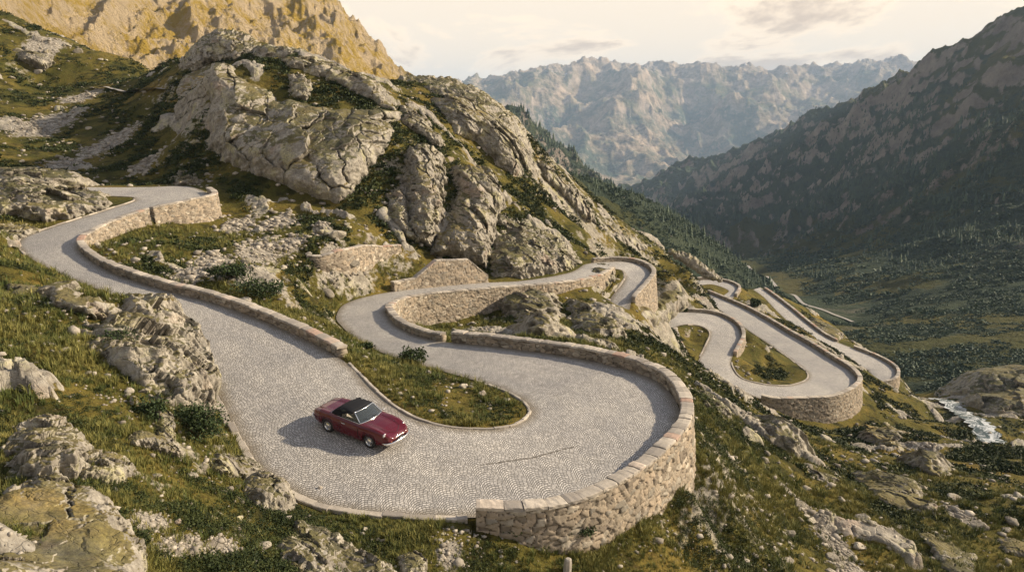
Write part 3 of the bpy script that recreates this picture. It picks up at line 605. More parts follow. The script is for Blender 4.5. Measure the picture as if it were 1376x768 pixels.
# ------------------------------------------------------------ walls
def resample(E, N, Z, step):
    L = np.r_[0, np.cumsum(np.hypot(*np.diff(E, axis=0).T))]; n = max(4, int(L[-1]/step)); s = np.linspace(0, L[-1], n)
    f = lambda a: np.interp(s, L, a)
    P_ = np.stack([f(E[:, 0]), f(E[:, 1])], 1); n_ = np.stack([f(N[:, 0]), f(N[:, 1])], 1); n_ /= np.linalg.norm(n_, axis=1)[:, None]+1e-9
    return P_, n_, f(Z), s
def smooth1(a, k=5):
    p = np.pad(a, ((k, k), (0, 0)), 'edge'); return np.stack([p[i:i+len(a)] for i in range(2*k+1)]).mean(0)
def masonry_wall(E, N, Z, h, depth, t, label, name='parapet_wall', group=None, top_fn=None, res=None, batter=.10, cs=.34):
    dist = np.hypot(E[:, 0], E[:, 1]).min(); st = res or min(.16, max(.045, dist/1000))
    N = smooth1(N, 4)
    P_, n_, z_, s = resample(E, N, Z, st); m = len(s); root = empty(name, (P_[m//2, 0], P_[m//2, 1], z_[m//2]-depth))
    org = np.array(root.location)
    tag(root, label, 'wall', group)
    hh = np.full(m, h) if top_fn is None else top_fn(s/s[-1])
    hh = hh+fbm(s/2.5, s*0, 2, 71)*.04
    # profile going: inner bottom, inner top, outer top, outer bottom
    nv_in = max(3, int((h+.35)/st)); nv_out = max(6, int((h+depth)/st)); ct = .13
    rows = []
    for side, nv in (('in', nv_in), ('out', nv_out)):
        f = np.linspace(0, 1, nv)
        zz = (z_-.35)[:, None]*(1-f)+(z_+hh-ct)[:, None]*f if side == 'in' else (z_+hh-ct)[:, None]*(1-f)+(z_-depth)[:, None]*f
        off = np.zeros_like(zz)+(.02 if side == 'in' else 0)
        if side == 'out': off = t+batter*((z_+hh)[:, None]-zz)
        ww = s[:, None]+np.zeros_like(zz)
        wx = ww+fbm(ww*1.3, zz*1.3, 2, 81)*.16; wz = zz+fbm(ww*1.1+9, zz*1.1, 2, 83)*.12
        f1, f2, c1, c2, c3, ox, oy = voro(wx/(cs*1.45), wz/(cs*.8)+(side == 'in')*40, 11, .78)
        jn = 1-ss(.0, .13, f2-f1)
        rel = (c1-.5)*.08-.065*jn+(1-jn)*(ox*(c2-.5)+oy*(c3-.5))*.09+fbm(ww*7, zz*7, 2, 85)*.014
        sg = 1 if side == 'out' else -1
        offn = off+sg*rel
        rows.append((P_[:, None, 0]+n_[:, None, 0]*offn, P_[:, None, 1]+n_[:, None, 1]*offn, zz, c2, jn))
    X = np.concatenate([rows[0][0], rows[1][0]], 1); Y = np.concatenate([rows[0][1], rows[1][1]], 1); ZZ = np.concatenate([rows[0][2], rows[1][2]], 1)
    tint = np.concatenate([rows[0][3], rows[1][3]], 1); mo = np.concatenate([rows[0][4], rows[1][4]], 1); nc = X.shape[1]
    V = np.stack([X.ravel(), Y.ravel(), ZZ.ravel()], 1); Fc = gridfaces(m, nc)
    # end caps
    caps = []
    for e in (0, m-1):
        for k in range(min(nv_in, nv_out)-1):
            a = e*nc+nv_in-1-k; b = e*nc+nv_in+k; kk = [a, a-1, b+1, b]; caps.append(kk if e == 0 else kk[::-1])
    zb = np.array(caps)
    Fc = np.vstack([Fc, zb])
    o = mk('masonry', V-org, Fc, M_W, root, True, floats=dict(tint=tint.ravel(), mortar=mo.ravel()))
    bm_fix(o)
    # coping: one block after another
    cv = []; cf = []; tn = []; mm = []; i0 = 0; rr = random.Random(int(abs(P_[0, 0])*100))
    while i0 < m-2:
        Lb = rr.uniform(.4, .95); i1 = i0
        while i1 < m-1 and s[i1]-s[i0] < Lb: i1 += 1
        dz = rr.uniform(-.03, .03); tv = rr.random(); tv = tv*.78 if rr.random() < .82 else .78+tv*.22; ov = rr.uniform(.02, .06)
        idx = np.unique(np.linspace(i0, i1, max(3, int((s[i1]-s[i0])/.15)+2)).astype(int)); base_i = len(cv); prof = [(-ov, -ct), (-ov-.005, -.02), (-ov+.03, 0), (t*.5, .02), (t+ov-.03, .0), (t+ov+.005, -.02), (t+ov, -ct)]
        for q, ii in enumerate(idx):
            g = .012 if q in (0, len(idx)-1) else 0
            tx = (P_[min(ii+1, m-1)]-P_[max(ii-1, 0)]); tx /= np.linalg.norm(tx)+1e-9; sg = 1 if q == 0 else -1
            for (o_, z0) in prof:
                p = P_[ii]+n_[ii]*(o_+(rr.random()-.5)*.04)+tx*g*sg; cv.append((p[0], p[1], z_[ii]+hh[ii]+z0+dz+(rr.random()-.5)*.022-(.015 if g and z0 > -.05 else 0))); tn.append(tv); mm.append(0)
        np_ = len(prof)
        for q in range(len(idx)-1):
            for w in range(np_-1):
                a = base_i+q*np_+w; cf.append((a, a+1, a+np_+1, a+np_))
            a = base_i+q*np_; cf.append((a+np_-1, a, a+np_, a+2*np_-1))
        cf.append(tuple(base_i+w for w in range(np_))[::-1]); e_ = base_i+(len(idx)-1)*np_; cf.append(tuple(e_+w for w in range(np_)))
        i0 = i1
    c = mk('coping', np.array(cv)-org, [tuple(f) for f in cf], M_CP, root, False, floats=dict(tint=np.array(tn), mortar=np.array(mm)))
    bm_fix(c)
    return root
def bm_fix(o):
    bm = bmesh.new(); bm.from_mesh(o.data); bmesh.ops.recalc_face_normals(bm, faces=bm.faces); bm.to_mesh(o.data); bm.free()
WLAB = ['tall sunlit stone retaining wall around the upper left bend','low curved stone parapet beside the grassy patch below the upper left bend','straight low stone parapet running down towards the parked middle hairpin, upper length','straight low stone parapet ending in a square block above the grass island',
 'massive curved stone wall around the outside of the big near hairpin','short curved stone parapet on the middle bend, left of the gap in the wall','stone retaining wall with rough lower face under the lane below the cliff','curved stone wall around the small hairpin at the foot of the cliff',
 'stone parapet around the small upper loop of the lower hairpins','tall curved stone retaining wall of the large lower hairpin, continuing up its lane','stone parapet around the farthest small loop of the lower road','short low stone wall beside the small teardrop island of the lower hairpins',
 'straight stone parapet beside the lowest visible lane above the gorge','curved stone wall of the lowest hairpin on the right']
WLAB[2] = 'straight low stone parapet above the long cobbled lane, middle length'
for w, lb in zip(WALLS, WLAB):
    E, N, Z = edge_of(w['r'], w['s']); i0, i1 = int(round(w['a']*10)), int(round(w['b']*10)); i1 = min(i1, len(E)-1)
    masonry_wall(E[i0:i1+1], N[i0:i1+1], Z[i0:i1+1], w['h'], w['d'], w['t'], lb, cs=.27 if w['r'] == 0 else .33)
def pix_wall(pts, h, depth, label, top_fn=None, **k):
    Q = [hit(u, v) for u, v in pts]; Q = [q for q in Q if q is not None]
    Q = cr([list(q) for q in Q], 8); E = Q[:, :2]; T = np.gradient(E, axis=0); L = np.hypot(T[:, 0], T[:, 1])[:, None]+1e-9; N = np.stack([T[:, 1], -T[:, 0]], 1)/L
    z = smooth1(Q[:, 2:3], 4)[:, 0]
    return masonry_wall(E, N, z, h, depth, .5, label, top_fn=top_fn, **k)
pix_wall([(525,389),(545,387),(580,384),(620,380),(652,377)], 1.0, 1.2, 'trapezoid stone retaining wall on the uphill side of the lane under the cliff', top_fn=lambda f: np.interp(f, [0, .22, .45, .78, 1], [.9, 1.0, 2.7, 2.6, .7]), name='retaining_wall')
pix_wall([(412,345),(435,352),(465,349),(500,343),(534,334)], .9, 1.2, 'old broken stone wall on the slope left of the cliff foot', top_fn=lambda f: np.interp(f, [0, .2, .5, 1], [.3, 1.1, 1.3, .5]), name='retaining_wall')
# ------------------------------------------------------------ kerbs of laid stones
M_K = M_CP
def kerb(ri, side, a, b, label, wd=.24, hgt=.06, lo=.45, hi=.95, gap=.05, wob=.035, out=1):
    E, N, Z = edge_of(ri, side); i0, i1 = int(a*10), int(b*10); P_, n_, z_, s = resample(E[i0:i1+1], N[i0:i1+1], Z[i0:i1+1], .12); m = len(s)
    rr = random.Random(int(a*77+ri)); cv = []; cf = []; tn = []; i = 0
    while i < m-2:
        L = rr.uniform(lo, hi); j = i
        while j < m-1 and s[j]-s[i] < L: j += 1
        if rr.random() > gap:
            b0 = len(cv); tv = rr.random()*.8; dz = rr.uniform(-.02, .03); sh = rr.uniform(-wob, wob)
            idx = np.unique(np.linspace(i, j, 4).astype(int))
            for q, ii in enumerate(idx):
                for o_, z0 in ((.0, -.3), (.0, hgt-.02), (.03, hgt), (wd-.03, hgt), (wd, hgt-.02), (wd, -.3)):
                    p = P_[ii]+n_[ii]*(o_+sh+(rr.random()-.5)*.02); cv.append((p[0], p[1], z_[ii]+z0+dz+(rr.random()-.5)*.01)); tn.append(tv)
            k = len(idx)
            for q in range(k-1):
                for w in range(5): A_ = b0+q*6+w; cf.append((A_, A_+1, A_+7, A_+6))
            cf.append(tuple(b0+w for w in range(6))[::-1]); cf.append(tuple(b0+(k-1)*6+w for w in range(6)))
        i = j
    if not cv: return
    V = np.array(cv); c = V.mean(0); o = mk('kerb', V-c, cf, M_K, None, False, floats=dict(tint=np.array(tn), mortar=np.zeros(len(tn)))); o.location = c; bm_fix(o)
    tag(o, label, 'kerb')
kerb(0, 'B', 15.6, 20.9, 'row of worn kerb stones along the outer left edge of the near lane', .3, .12, .5, 1.3, .04, .06)
kerb(0, 'A', 15.2, 27.5, 'low stone kerb around the near grass island', .15, .06, .4, .9, .06)
kerb(0, 'B', 4.0, 10.0, 'thin kerb along the far side of the upper left lane', .18, .07, .7, 1.2, .1)
kerb(0, 'B', 40.2, 43.6, 'low kerb around the small grass wedge of the bend under the cliff', .2, .1)
kerb(1, 'A', 10.4, 19.0, 'kerb around the large lower grass island with the bare patch', .22, .1, .8, 1.4)
kerb(1, 'B', 4.5, 9.5, 'kerb around the small teardrop grass island', .22, .1, .8, 1.4)
# ------------------------------------------------------------ bedrock crags traced from the photograph, each a closed relief standing in the hillside
def poly_sd(px, py, P):
    """signed distance, positive inside"""
    d = np.full(px.shape, 1e9); ins = np.zeros(px.shape, bool); n = len(P)
    for i in range(n):
        ax, ay = P[i]; bx, by = P[(i+1) % n]; ex, ey = bx-ax, by-ay
        t = np.clip(((px-ax)*ex+(py-ay)*ey)/(ex*ex+ey*ey+1e-12), 0, 1); d = np.minimum(d, np.hypot(px-ax-t*ex, py-ay-t*ey))
        c = ((ay > py) != (by > py)) & (px < (bx-ax)*(py-ay)/(by-ay+1e-12)+ax); ins ^= c
    return np.where(ins, d, -d)
def crag(pts, T, label, up=.0, seed=0, blk=1.6, joint=.6, res=1.0, grp=None, Y=None, rough=1.0, tilt=.8, name='rock_outcrop', mat=None, steep=.18, amp=1.0):
    Q = []
    for p in pts:
        if len(p) == 3: Q.append(at_y(*p))
        else:
            h = hit(*p); 
            if h is None: continue
            if Y and h[1] > Y: h = at_y(p[0], p[1], Y)
            Q.append(h)
    Q = np.array(Q, float)
    # keep wild depth jumps (points that slipped past a crest) in line with the rest
    r = np.hypot(Q[:, 0], Q[:, 1]); md = np.median(r); k_ = np.clip(r, md*.72, md*1.32)/r; Q = Q*k_[:, None]
    c = Q.mean(0); U, s_, Vt = np.linalg.svd(Q-c); n = Vt[2]; toc = -c/np.linalg.norm(c)
    if n @ toc < 0: n = -n
    d = n*(1-tilt)+toc*tilt*.8+np.array([0, 0, up*.5]); d /= np.linalg.norm(d)
    # in-plane frame: e1 horizontal, e2 upwards
    n0 = toc*.5+n; n0 /= np.linalg.norm(n0)
    e1 = np.cross([0, 0, 1], n0); e1 /= np.linalg.norm(e1); e2 = np.cross(n0, e1)
    a = (Q-c)@e1; b = (Q-c)@e2; off = (Q-c)@n0
    P = np.stack([a, b], 1); size = max(np.ptp(a), np.ptp(b)); st = size/150/res; mg = min(T*1.3, size*.22)+.2
    xs = np.arange(a.min()-mg, a.max()+mg, st); ys = np.arange(b.min()-mg, b.max()+mg, st); X, Yg = np.meshgrid(xs, ys)
    wv = min(.5, size*.03)
    Xw = X+fbm(X/(size*.09)+seed, Yg/(size*.09), 4, 91)*wv*1.6; Yw = Yg+fbm(X/(size*.09), Yg/(size*.09)+seed, 4, 95)*wv*1.6
    sd_ = poly_sd(Xw, Yw, P)
    # smooth base surface through the outline points
    wsum = 0; osum = 0
    for i in range(len(P)):
        w_ = 1/((X-P[i, 0])**2+(Yg-P[i, 1])**2+(size*.12)**2)**1.5; wsum = wsum+w_; osum = osum+w_*off[i]
    base0 = osum/wsum
    R = max(sd_.max(), .2); q = np.clip(sd_/R, 0, 1)
    hgt = T*(1-np.exp(-q/steep))/(1-math.exp(-1/steep))
    ca, sa = math.cos(joint), math.sin(joint); xr = Xw*ca+Yw*sa; yr = -Xw*sa+Yw*ca
    bs = blk
    f1, f2, c1, c2, c3, ox, oy = voro(xr/(bs*.85)+seed, yr/(bs*1.5), 5+seed % 7, .8)
    g1, g2, k1, k2, k3, px, py = voro(xr/(bs*.36)+seed*2, yr/(bs*.52), 9+seed % 5, .85)
    crk = (1-ss(0, .05, f2-f1+fbm(X/.7, Yg/.7, 2, 3)*.02))*ss(.38, .6, fbm(X/(bs*2)+9, Yg/(bs*2), 3, 57)+.5); crk2 = 1-ss(0, .08, g2-g1)
    A_ = bs*.40*rough*min(1, T/(bs*.75))
    msk = ss(.35, .55, fbm(X/(bs*3)+seed, Yg/(bs*3), 3, 97)*.9+.5)
    rel = A_*((c1-.5)*1.0+ox*(c2-.5)*2.8+oy*(c3-.5)*2.4)+A_*.34*((k1-.5)+px*(k2-.5)*2.3+py*(k3-.5)*2.1)*(.35+.65*msk)
    rel = rel-A_*.55*crk-A_*.16*crk2*msk
    rel = rel+fbm(X/(bs*2.4)+3, Yg/(bs*2.4), 5, 93)*A_*.45+fbm(X/(bs*.3), Yg/(bs*.3), 4, 99, .55)*A_*.13
    edge = ss(-.05, .30, sd_/R)
    h = hgt+rel*(.15+.85*edge)*amp
    h = np.where(sd_ < 0, sd_*1.6+rel*.15, h)
    Pt = c+X[..., None]*e1+Yg[..., None]*e2+base0[..., None]*n0+h[..., None]*d
    ok = sd_ > -mg; m = ok[:-1, :-1] & ok[1:, :-1] & ok[:-1, 1:] & ok[1:, 1:]
    Fc = gridfaces(*X.shape, mask=m)
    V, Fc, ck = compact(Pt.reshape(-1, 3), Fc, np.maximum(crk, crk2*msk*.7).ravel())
    # close the back so that it is a solid, not a shell
    from collections import defaultdict
    e = np.vstack([Fc[:, [0, 1]], Fc[:, [1, 2]], Fc[:, [2, 3]], Fc[:, [3, 0]]]); es = np.sort(e, 1); key = es[:, 0].astype(np.int64)*len(V)+es[:, 1]
    uq, idx, cnt = np.unique(key, return_index=True, return_counts=True); be = e[idx[cnt == 1]]
    bv = np.unique(be); mp = {int(v): len(V)+i for i, v in enumerate(bv)}
    back = V[bv]-n0*(T*1.0+.4); V2 = np.vstack([V, back]); ck = np.append(ck, np.zeros(len(bv)))
    side = np.array([[b_, a_, mp[int(a_)], mp[int(b_)]] for a_, b_ in be], int).reshape(-1, 4)
    Fa = np.vstack([Fc, side]); base_l = V2[Fc[:, 0]].mean(0)
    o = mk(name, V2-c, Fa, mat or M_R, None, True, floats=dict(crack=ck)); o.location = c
    # outward orientation
    v0 = V2[Fc[:, 1]]-V2[Fc[:, 0]]; v1 = V2[Fc[:, 2]]-V2[Fc[:, 0]]
    if (np.cross(v0, v1).sum(0) @ d) < 0: o.data.flip_normals()
    tag(o, label, 'rock', grp)
    return o
CR = [
 ([(286,112),(318,99),(350,118),(372,136),(430,140),(470,146),(505,148),(529,158),(526,190),(502,225),(480,255),(462,274),(430,268),(395,255),(350,235),(310,222),(284,197),(283,150)], 4.5, 'huge blocky cliff face rising above the bends, widest rock of the hillside', dict(blk=4.2, joint=.25, res=2.6, seed=4, steep=.2, rough=.72)),
 ([(252,86),(268,64),(292,49),(325,56),(340,70),(318,80),(285,84),(262,96)], 1.5, 'rounded rocky summit knob on top of the hill left of the big cliff', dict(blk=2.2, joint=.8, seed=2, Y=127)),
 ([(352,62),(400,66),(440,92),(430,104),(385,90),(350,80)], 1.6, 'low rock rib along the skyline between the knob and the cliff top', dict(blk=2., joint=1.0, seed=12, Y=123)),
 ([(386,101),(408,99),(422,120),(412,136),(394,131)], 1.3, 'small outcrop in the grass on top of the big cliff', dict(blk=1.4, seed=51, Y=112)),
 ([(412,78),(445,88),(480,103),(512,124),(534,152),(520,150),(490,131),(452,113),(418,98)], 2.2, 'long pale slab running down behind the top of the big cliff', dict(blk=2.2, joint=-.7, seed=3, Y=118)),
 ([(547,202),(560,193),(583,200),(600,225),(598,262),(592,300),(577,334),(556,325),(546,300),(549,275),(541,240)], 3.2, 'left of the two tall rock pillars above the middle bend', dict(blk=1.9, joint=.15, res=1.8, seed=4, steep=.25)),
 ([(520,262),(535,252),(545,268),(550,300),(563,328),(548,322),(530,298)], 1.4, 'small broken rib at the left foot of the tall rock pillar', dict(blk=1.1, seed=5)),
 ([(602,228),(638,222),(664,243),(670,290),(660,328),(656,364),(636,352),(602,346),(574,338),(600,302),(612,262)], 3.6, 'right of the two tall rock pillars above the middle bend', dict(blk=2.1, joint=.2, res=1.8, seed=6, steep=.25)),
 ([(662,330),(690,303),(722,305),(750,320),(772,346),(771,361),(740,369),(700,374),(664,372),(656,350)], 2.6, 'broad slanting rock face right beside the lane under the cliff', dict(blk=2.2, joint=-.6, res=1.5, seed=7, steep=.28)),
 ([(572,117),(620,120),(655,132),(690,161),(716,205),(715,233),(690,238),(662,216),(640,192),(613,180),(590,150)], 4.0, 'dark cliff band on the shoulder right of the big cliff', dict(blk=2.8, joint=.5, res=1.8, seed=8, steep=.25, Y=134)),
 ([(536,142),(558,150),(580,172),(596,198),(588,202),(566,184),(545,168)], 1.4, 'pale rounded slab between the big cliff and the rock pillars', dict(blk=1.8, seed=9)),
 ([(722,216),(752,238),(785,270),(802,300),(786,296),(756,262),(728,236)], 2.0, 'jagged rock rib stepping down the right-hand skyline', dict(blk=1.7, seed=10, joint=-.5, Y=150)),
 ([(668,285),(700,300),(745,330),(738,338),(700,318),(664,298)], 1.0, 'narrow slab slanting above the broad rock face', dict(blk=1.4, seed=13)),
 ([(805,292),(840,312),(872,330),(866,336),(830,322),(800,303)], .9, 'thin pale rock streak above the small hairpin', dict(blk=1.5, seed=14)),
 ([(900,338),(925,344),(955,365),(968,376),(950,371),(925,355)], .4, 'low rock rib on the skyline beyond the small hairpin', dict(blk=2, seed=15, Y=190)),
 ([(682,394),(718,389),(747,402),(751,428),(740,456),(716,448),(690,430),(674,410)], 2.1, 'split rock hump inside the middle bend below the lane', dict(blk=1.5, joint=.9, res=1.3, seed=16)),
 ([(768,402),(800,417),(836,442),(838,458),(815,463),(786,447),(765,424)], 1.4, 'sloping grey slab below the small hairpin, beside the split hump', dict(blk=1.5, joint=-.6, seed=17)),
 ([(857,414),(880,411),(903,420),(892,427),(868,427)], .5, 'small mossy crag under the curved wall of the small hairpin', dict(blk=1.0, seed=18)),
 ([(799,352),(818,358),(826,378),(812,386),(797,376)], 1.0, 'pale boulder-like rock beside the grass wedge of the small hairpin', dict(blk=1.5, seed=19)),
 ([(5,384),(50,386),(110,396),(158,410),(165,424),(122,426),(70,411),(20,398)], .8, 'long flat grey slab in the grass at the left edge', dict(blk=1.8, joint=1.2, seed=20, rough=.6)),
 ([(122,436),(165,418),(205,398),(236,420),(258,452),(282,500),(292,538),(262,556),(216,543),(190,518),(152,498),(124,468)], 1.0, 'big cracked rock outcrop with green lichen beside the cobbled lane', dict(blk=1.35, joint=.5, res=2.2, seed=21, steep=.12, tilt=.6, rough=1.35)),
 ([(205,556),(222,548),(236,575),(232,600),(214,585)], .5, 'thin rock fin standing under the big cracked outcrop', dict(blk=.6, seed=22)),
 ([(5,604),(25,574),(60,562),(98,574),(124,604),(108,640),(60,652),(15,642)], .6, 'rounded pair of grey rocks at the left edge, upper one', dict(blk=.9, joint=.7, res=1.3, seed=23, tilt=.6)),
 ([(100,618),(140,606),(172,622),(184,640),(150,652),(108,645)], .4, 'low lichen-spotted rock right of the rounded grey rocks', dict(blk=.7, seed=24, tilt=.6)),
 ([(170,587),(212,578),(244,600),(242,618),(205,604),(175,597)], .45, 'flat pinkish slab in front of the dark green bush', dict(blk=.8, seed=25, rough=.6)),
 ([(-60,700),(0,672),(40,650),(90,652),(140,676),(172,712),(204,768),(200,830),(-60,830)], .9, 'very large lichen-covered rock filling the bottom left corner', dict(blk=2.2, joint=.9, res=2.2, seed=26, tilt=.6, rough=.35)),
 ([(325,655),(345,636),(372,648),(394,682),(388,690),(352,684),(330,672)], .5, 'upright pale boulder standing left of the stone post', dict(blk=.9, seed=27, tilt=.6)),
 ([(282,618),(330,612),(356,634),(340,646),(290,640)], .5, 'broken flat rock touching the outer kerb', dict(blk=.6, seed=28)),
 ([(395,700),(440,712),(480,742),(530,764),(560,800),(400,800),(375,745)], .5, 'pale bedrock hump at the bottom edge left of the middle', dict(blk=.8, joint=-.5, res=1.4, seed=29, tilt=.6)),
 ([(532,748),(556,742),(575,762),(572,784),(540,784)], .5, 'grey rounded rock at the bottom edge right of the pale hump', dict(blk=.9, seed=30, tilt=.6)),
 ([(-10,260),(40,250),(98,257),(144,268),(150,278),(112,290),(62,298),(20,290),(-10,292)], 1.8, 'long pale bedrock hump in front of the upper left bend', dict(blk=2.2, joint=.6, res=1.3, seed=31)),
 ([(-10,228),(50,226),(108,240),(118,250),(60,254),(-10,254)], 1.8, 'rocky step behind the pale hump at the left edge', dict(blk=1.7, joint=.6, seed=32)),
 ([(-10,300),(36,300),(56,312),(28,322),(-10,324)], .8, 'low rock at the left edge below the pale hump', dict(blk=1.2, seed=33)),
 ([(1146,646),(1198,650),(1242,668),(1268,690),(1228,690),(1180,672)], .8, 'flat slab with an overhanging lip on the right-hand slope', dict(blk=1.4, joint=.9, seed=34, rough=.7)),
 ([(1228,712),(1270,722),(1308,748),(1330,800),(1296,800),(1252,742)], .6, 'broad bare slab at the bottom right', dict(blk=2.2, joint=.9, seed=35, rough=.5)),
 ([(1338,724),(1400,732),(1400,750),(1350,742)], .4, 'thin slab at the right edge near the bottom', dict(blk=1.4, seed=36, rough=.5)),
 ([(1022,560),(1046,566),(1068,590),(1072,612),(1050,600),(1030,582)], 1.2, 'cluster of upright rocks below the big lower retaining wall', dict(blk=1.0, seed=37)),
 ([(1148,573),(1180,572),(1212,588),(1204,602),(1165,596)], 1.2, 'jagged rocks on the slope right of the lower retaining wall', dict(blk=1.2, seed=38)),
 ([(1288,528),(1318,498),(1380,490),(1430,520),(1420,560),(1340,556),(1300,545)], 5, 'dark rock wall of the gorge above the white stream', dict(blk=5, joint=.4, seed=39, Y=205)),
 ([(1212,606),(1250,618),(1262,640),(1236,634)], .9, 'narrow rock rib in the lower right slope', dict(blk=1.2, seed=40)),
 ([(1085,622),(1110,628),(1140,648),(1120,650),(1092,638)], .5, 'low pale slab in the middle of the right-hand slope', dict(blk=1.0, seed=41)),
 ([(930,520),(960,530),(990,560),(975,560),(945,545)], .7, 'small pale ledges right of the near curved wall', dict(blk=.8, seed=42)),
 ([(1042,410),(1078,424),(1105,448),(1085,444),(1055,425)], .0, '', {}),
 ([(1088,434),(1100,432),(1120,442),(1128,458),(1112,452),(1096,442)], .6, 'rocky hump on the rim between the lowest lane and the valley', dict(blk=2., seed=43, Y=208)),
 ([(30,62),(75,85),(60,95),(25,80)], 2.2, 'pale rocks high on the left slope', dict(blk=2., seed=45)),
 ([(225,244),(233,233),(252,229),(266,236),(268,247),(240,250)], 1.0, 'cluster of rounded boulders beside the outermost upper left bend', dict(blk=1.6, seed=46)),
]
for pts, T, lb, kw in CR:
    if T > 0: crag(pts, T, lb, **kw)
# ------------------------------------------------------------ boulders
def rockmesh(seed, sub=3, flat_=1.0):
    bm = bmesh.new(); bmesh.ops.create_icosphere(bm, subdivisions=sub, radius=1)
    rr = np.random.default_rng(seed); n = rr.normal(size=(11, 3)); n /= np.linalg.norm(n, axis=1)[:, None]; hh = rr.uniform(.55, .98, 11)
    co = np.array([v.co[:] for v in bm.verts]); co /= np.linalg.norm(co, axis=1)[:, None]
    dn = co@n.T; t = np.where(dn > .05, hh/np.maximum(dn, .05), 9); r = np.minimum(t.min(1), 1.05)
    r = r*(1+.06*fbm(co[:, 0]*2.2+seed, co[:, 1]*2.2+co[:, 2]*1.7, 3, seed)); co = co*r[:, None]; co *= np.array([1, rr.uniform(.65, .95), rr.uniform(.5, .85)*flat_])
    Fc = np.array([[v.index for v in f.verts] for f in bm.faces]); bm.free(); return co, Fc
BM = []
for i in range(12):
    co, fc = rockmesh(100+i, 4); me = mk('boulder', co, fc, M_BO, None, False).data; bpy.data.objects.remove(bpy.data.objects['boulder']); me.name = 'boulder'; BM.append(me)
def slope_n(x, y, e=.4):
    z0, zx, zy = H(np.array([x, x+e, x]), np.array([y, y, y+e])); v = Vector((-(zx-z0)/e, -(zy-z0)/e, 1)); return v.normalized()
def boulder(u, v, wpx, label=None, grp=None, i=None, sink=.3, tall=1.0, name='boulder'):
    h = hit(u, v)
    if h is None: return
    d = math.sqrt(h[0]**2+h[1]**2+h[2]**2); r = wpx/2/F*d; r *= 1.0
    o = bpy.data.objects.new(name, BM[(i if i is not None else int(u*7+v)) % 12]); COL.objects.link(o)
    o.location = (h[0], h[1], h[2]+r*(.5-sink)*tall*.6); o.scale = (r, r*.95, r*tall); q = random.Random(int(u*13+v*7))
    o.rotation_euler = (q.uniform(-.25, .25), q.uniform(-.25, .25), q.uniform(0, 6.3))
    tag(o, label, 'boulder', grp); return o
HB = [(455,318,30,'large pale block lying flat on the slope above the old broken wall'),(648,530,16,'white-topped boulder in the middle of the near grass island',1.0),(622,520,18,'flat grey stone beside the white-topped boulder on the island'),(432,312,14,'boulder left of the large pale block above the old broken wall'),
 (350,735,26,'pale flat-topped boulder near the bottom edge left'),(228,470,0,''),(78,380,0,''),(90,470,14,'small pale round stone in the grass left of the cracked outcrop'),(55,345,12,'white stone on the bank left of the upper lane'),(18,330,20,'light stone at the left edge beside the upper lane'),
 (705,716,11,'single stone at the foot of the near wall end'),(848,592,0,''),(1290,600,0,''),(1212,600,12,'brownish boulder on the slope right of the lower wall'),(1108,590,16,'whitish boulder below the lower retaining wall'),
 (1075,680,22,'biggest boulder of the stone run on the right-hand slope'),(1090,700,18,'second boulder down the stone run on the right-hand slope'),(1130,672,16,'round boulder right of the stone run'),(1155,735,18,'pale boulder on the grass above the bottom right slab'),(1005,668,14,'dark-edged stone right of the near curved wall'),
 (880,340,0,''),(775,352,16,'pale boulder at the right end of the broad rock face'),(820,252,10,'stone block on the skyline shoulder'),(470,355,26,'long pale block among rubble below the old broken wall'),(440,395,22,'pointed pale stone near the square wall end'),(300,585,14,'pink-tinted stone below the green bush'),
 (285,600,10,'pale pebble stone by the kerb'),(210,640,14,'white stone right of the low spotted rock'),(90,720,0,''),(345,760,16,'stone on the bottom edge below the flat-topped boulder'),(240,470,0,''),(1010,478,0,''),(968,470,0,''),(115,268,0,'')]
for b in HB:
    if b[3]: boulder(b[0], b[1], b[2], b[3], tall=b[4] if len(b) > 4 else .8)
groups = [((0,60,150,240),26,(5,12),'weathered boulder scattered on the high left slope among rubble','boulders on the high left slope'),
 ((150,100,280,240),16,(5,10),'grey boulder on the slope between the left skyline and the knob','boulders below the summit knob'),
 ((290,285,470,390),34,(6,15),'pale boulder in the rubble below the big cliff','boulders below the big cliff'),
 ((480,250,660,360),12,(5,10),'boulder on the turf between the cliff and the rock pillars','boulders around the rock pillars'),
 ((0,440,300,640),22,(6,16),'pale stone half sunk in the heath left of the near lane','stones in the left heath'),
 ((200,640,480,768),24,(6,18),'pale loose stone on the near bank below the outer kerb','stones on the near bank'),
 ((480,705,760,768),20,(4,12),'small white stone in the grass under the near hairpin','stones under the near hairpin'),
 ((960,600,1376,768),48,(6,20),'boulder lying on the grassy right-hand slope','boulders on the right-hand slope'),
 ((840,430,1010,560),22,(5,14),'boulder on the hillside between the near wall and the lower hairpins','boulders above the lower hairpins'),
 ((720,230,960,350),18,(4,9),'stone on the turf below the right-hand skyline','stones below the right skyline'),
 ((1150,520,1376,600),12,(4,10),'small rock on the rim of the gorge','rocks along the gorge rim'),
 ((500,490,690,560),9,(3,7),'tiny pale stone in the near grass island','stones in the near island'),
 ((640,400,850,460),10,(4,9),'stone in the turf inside the middle bend','stones inside the middle bend')]
rb = random.Random(5)
for (u0, v0, u1, v1), n_, (a_, b_), lb, gp in groups:
    k = 0; tries = 0
    while k < n_ and tries < 400:
        tries += 1; u = rb.uniform(u0, u1); v = rb.uniform(v0, v1); h = hit(u, v)
        if h is None: continue
        if bil(SDF, np.array([h[0]]), np.array([h[1]]))[0] < .9 and RX0 < h[0] < RX1 and RY0 < h[1] < RY1: continue
        boulder(u, v, a_+(b_-a_)*rb.random()**2.2, lb, gp, i=rb.randrange(12), tall=rb.uniform(.6, 1.0)); k += 1
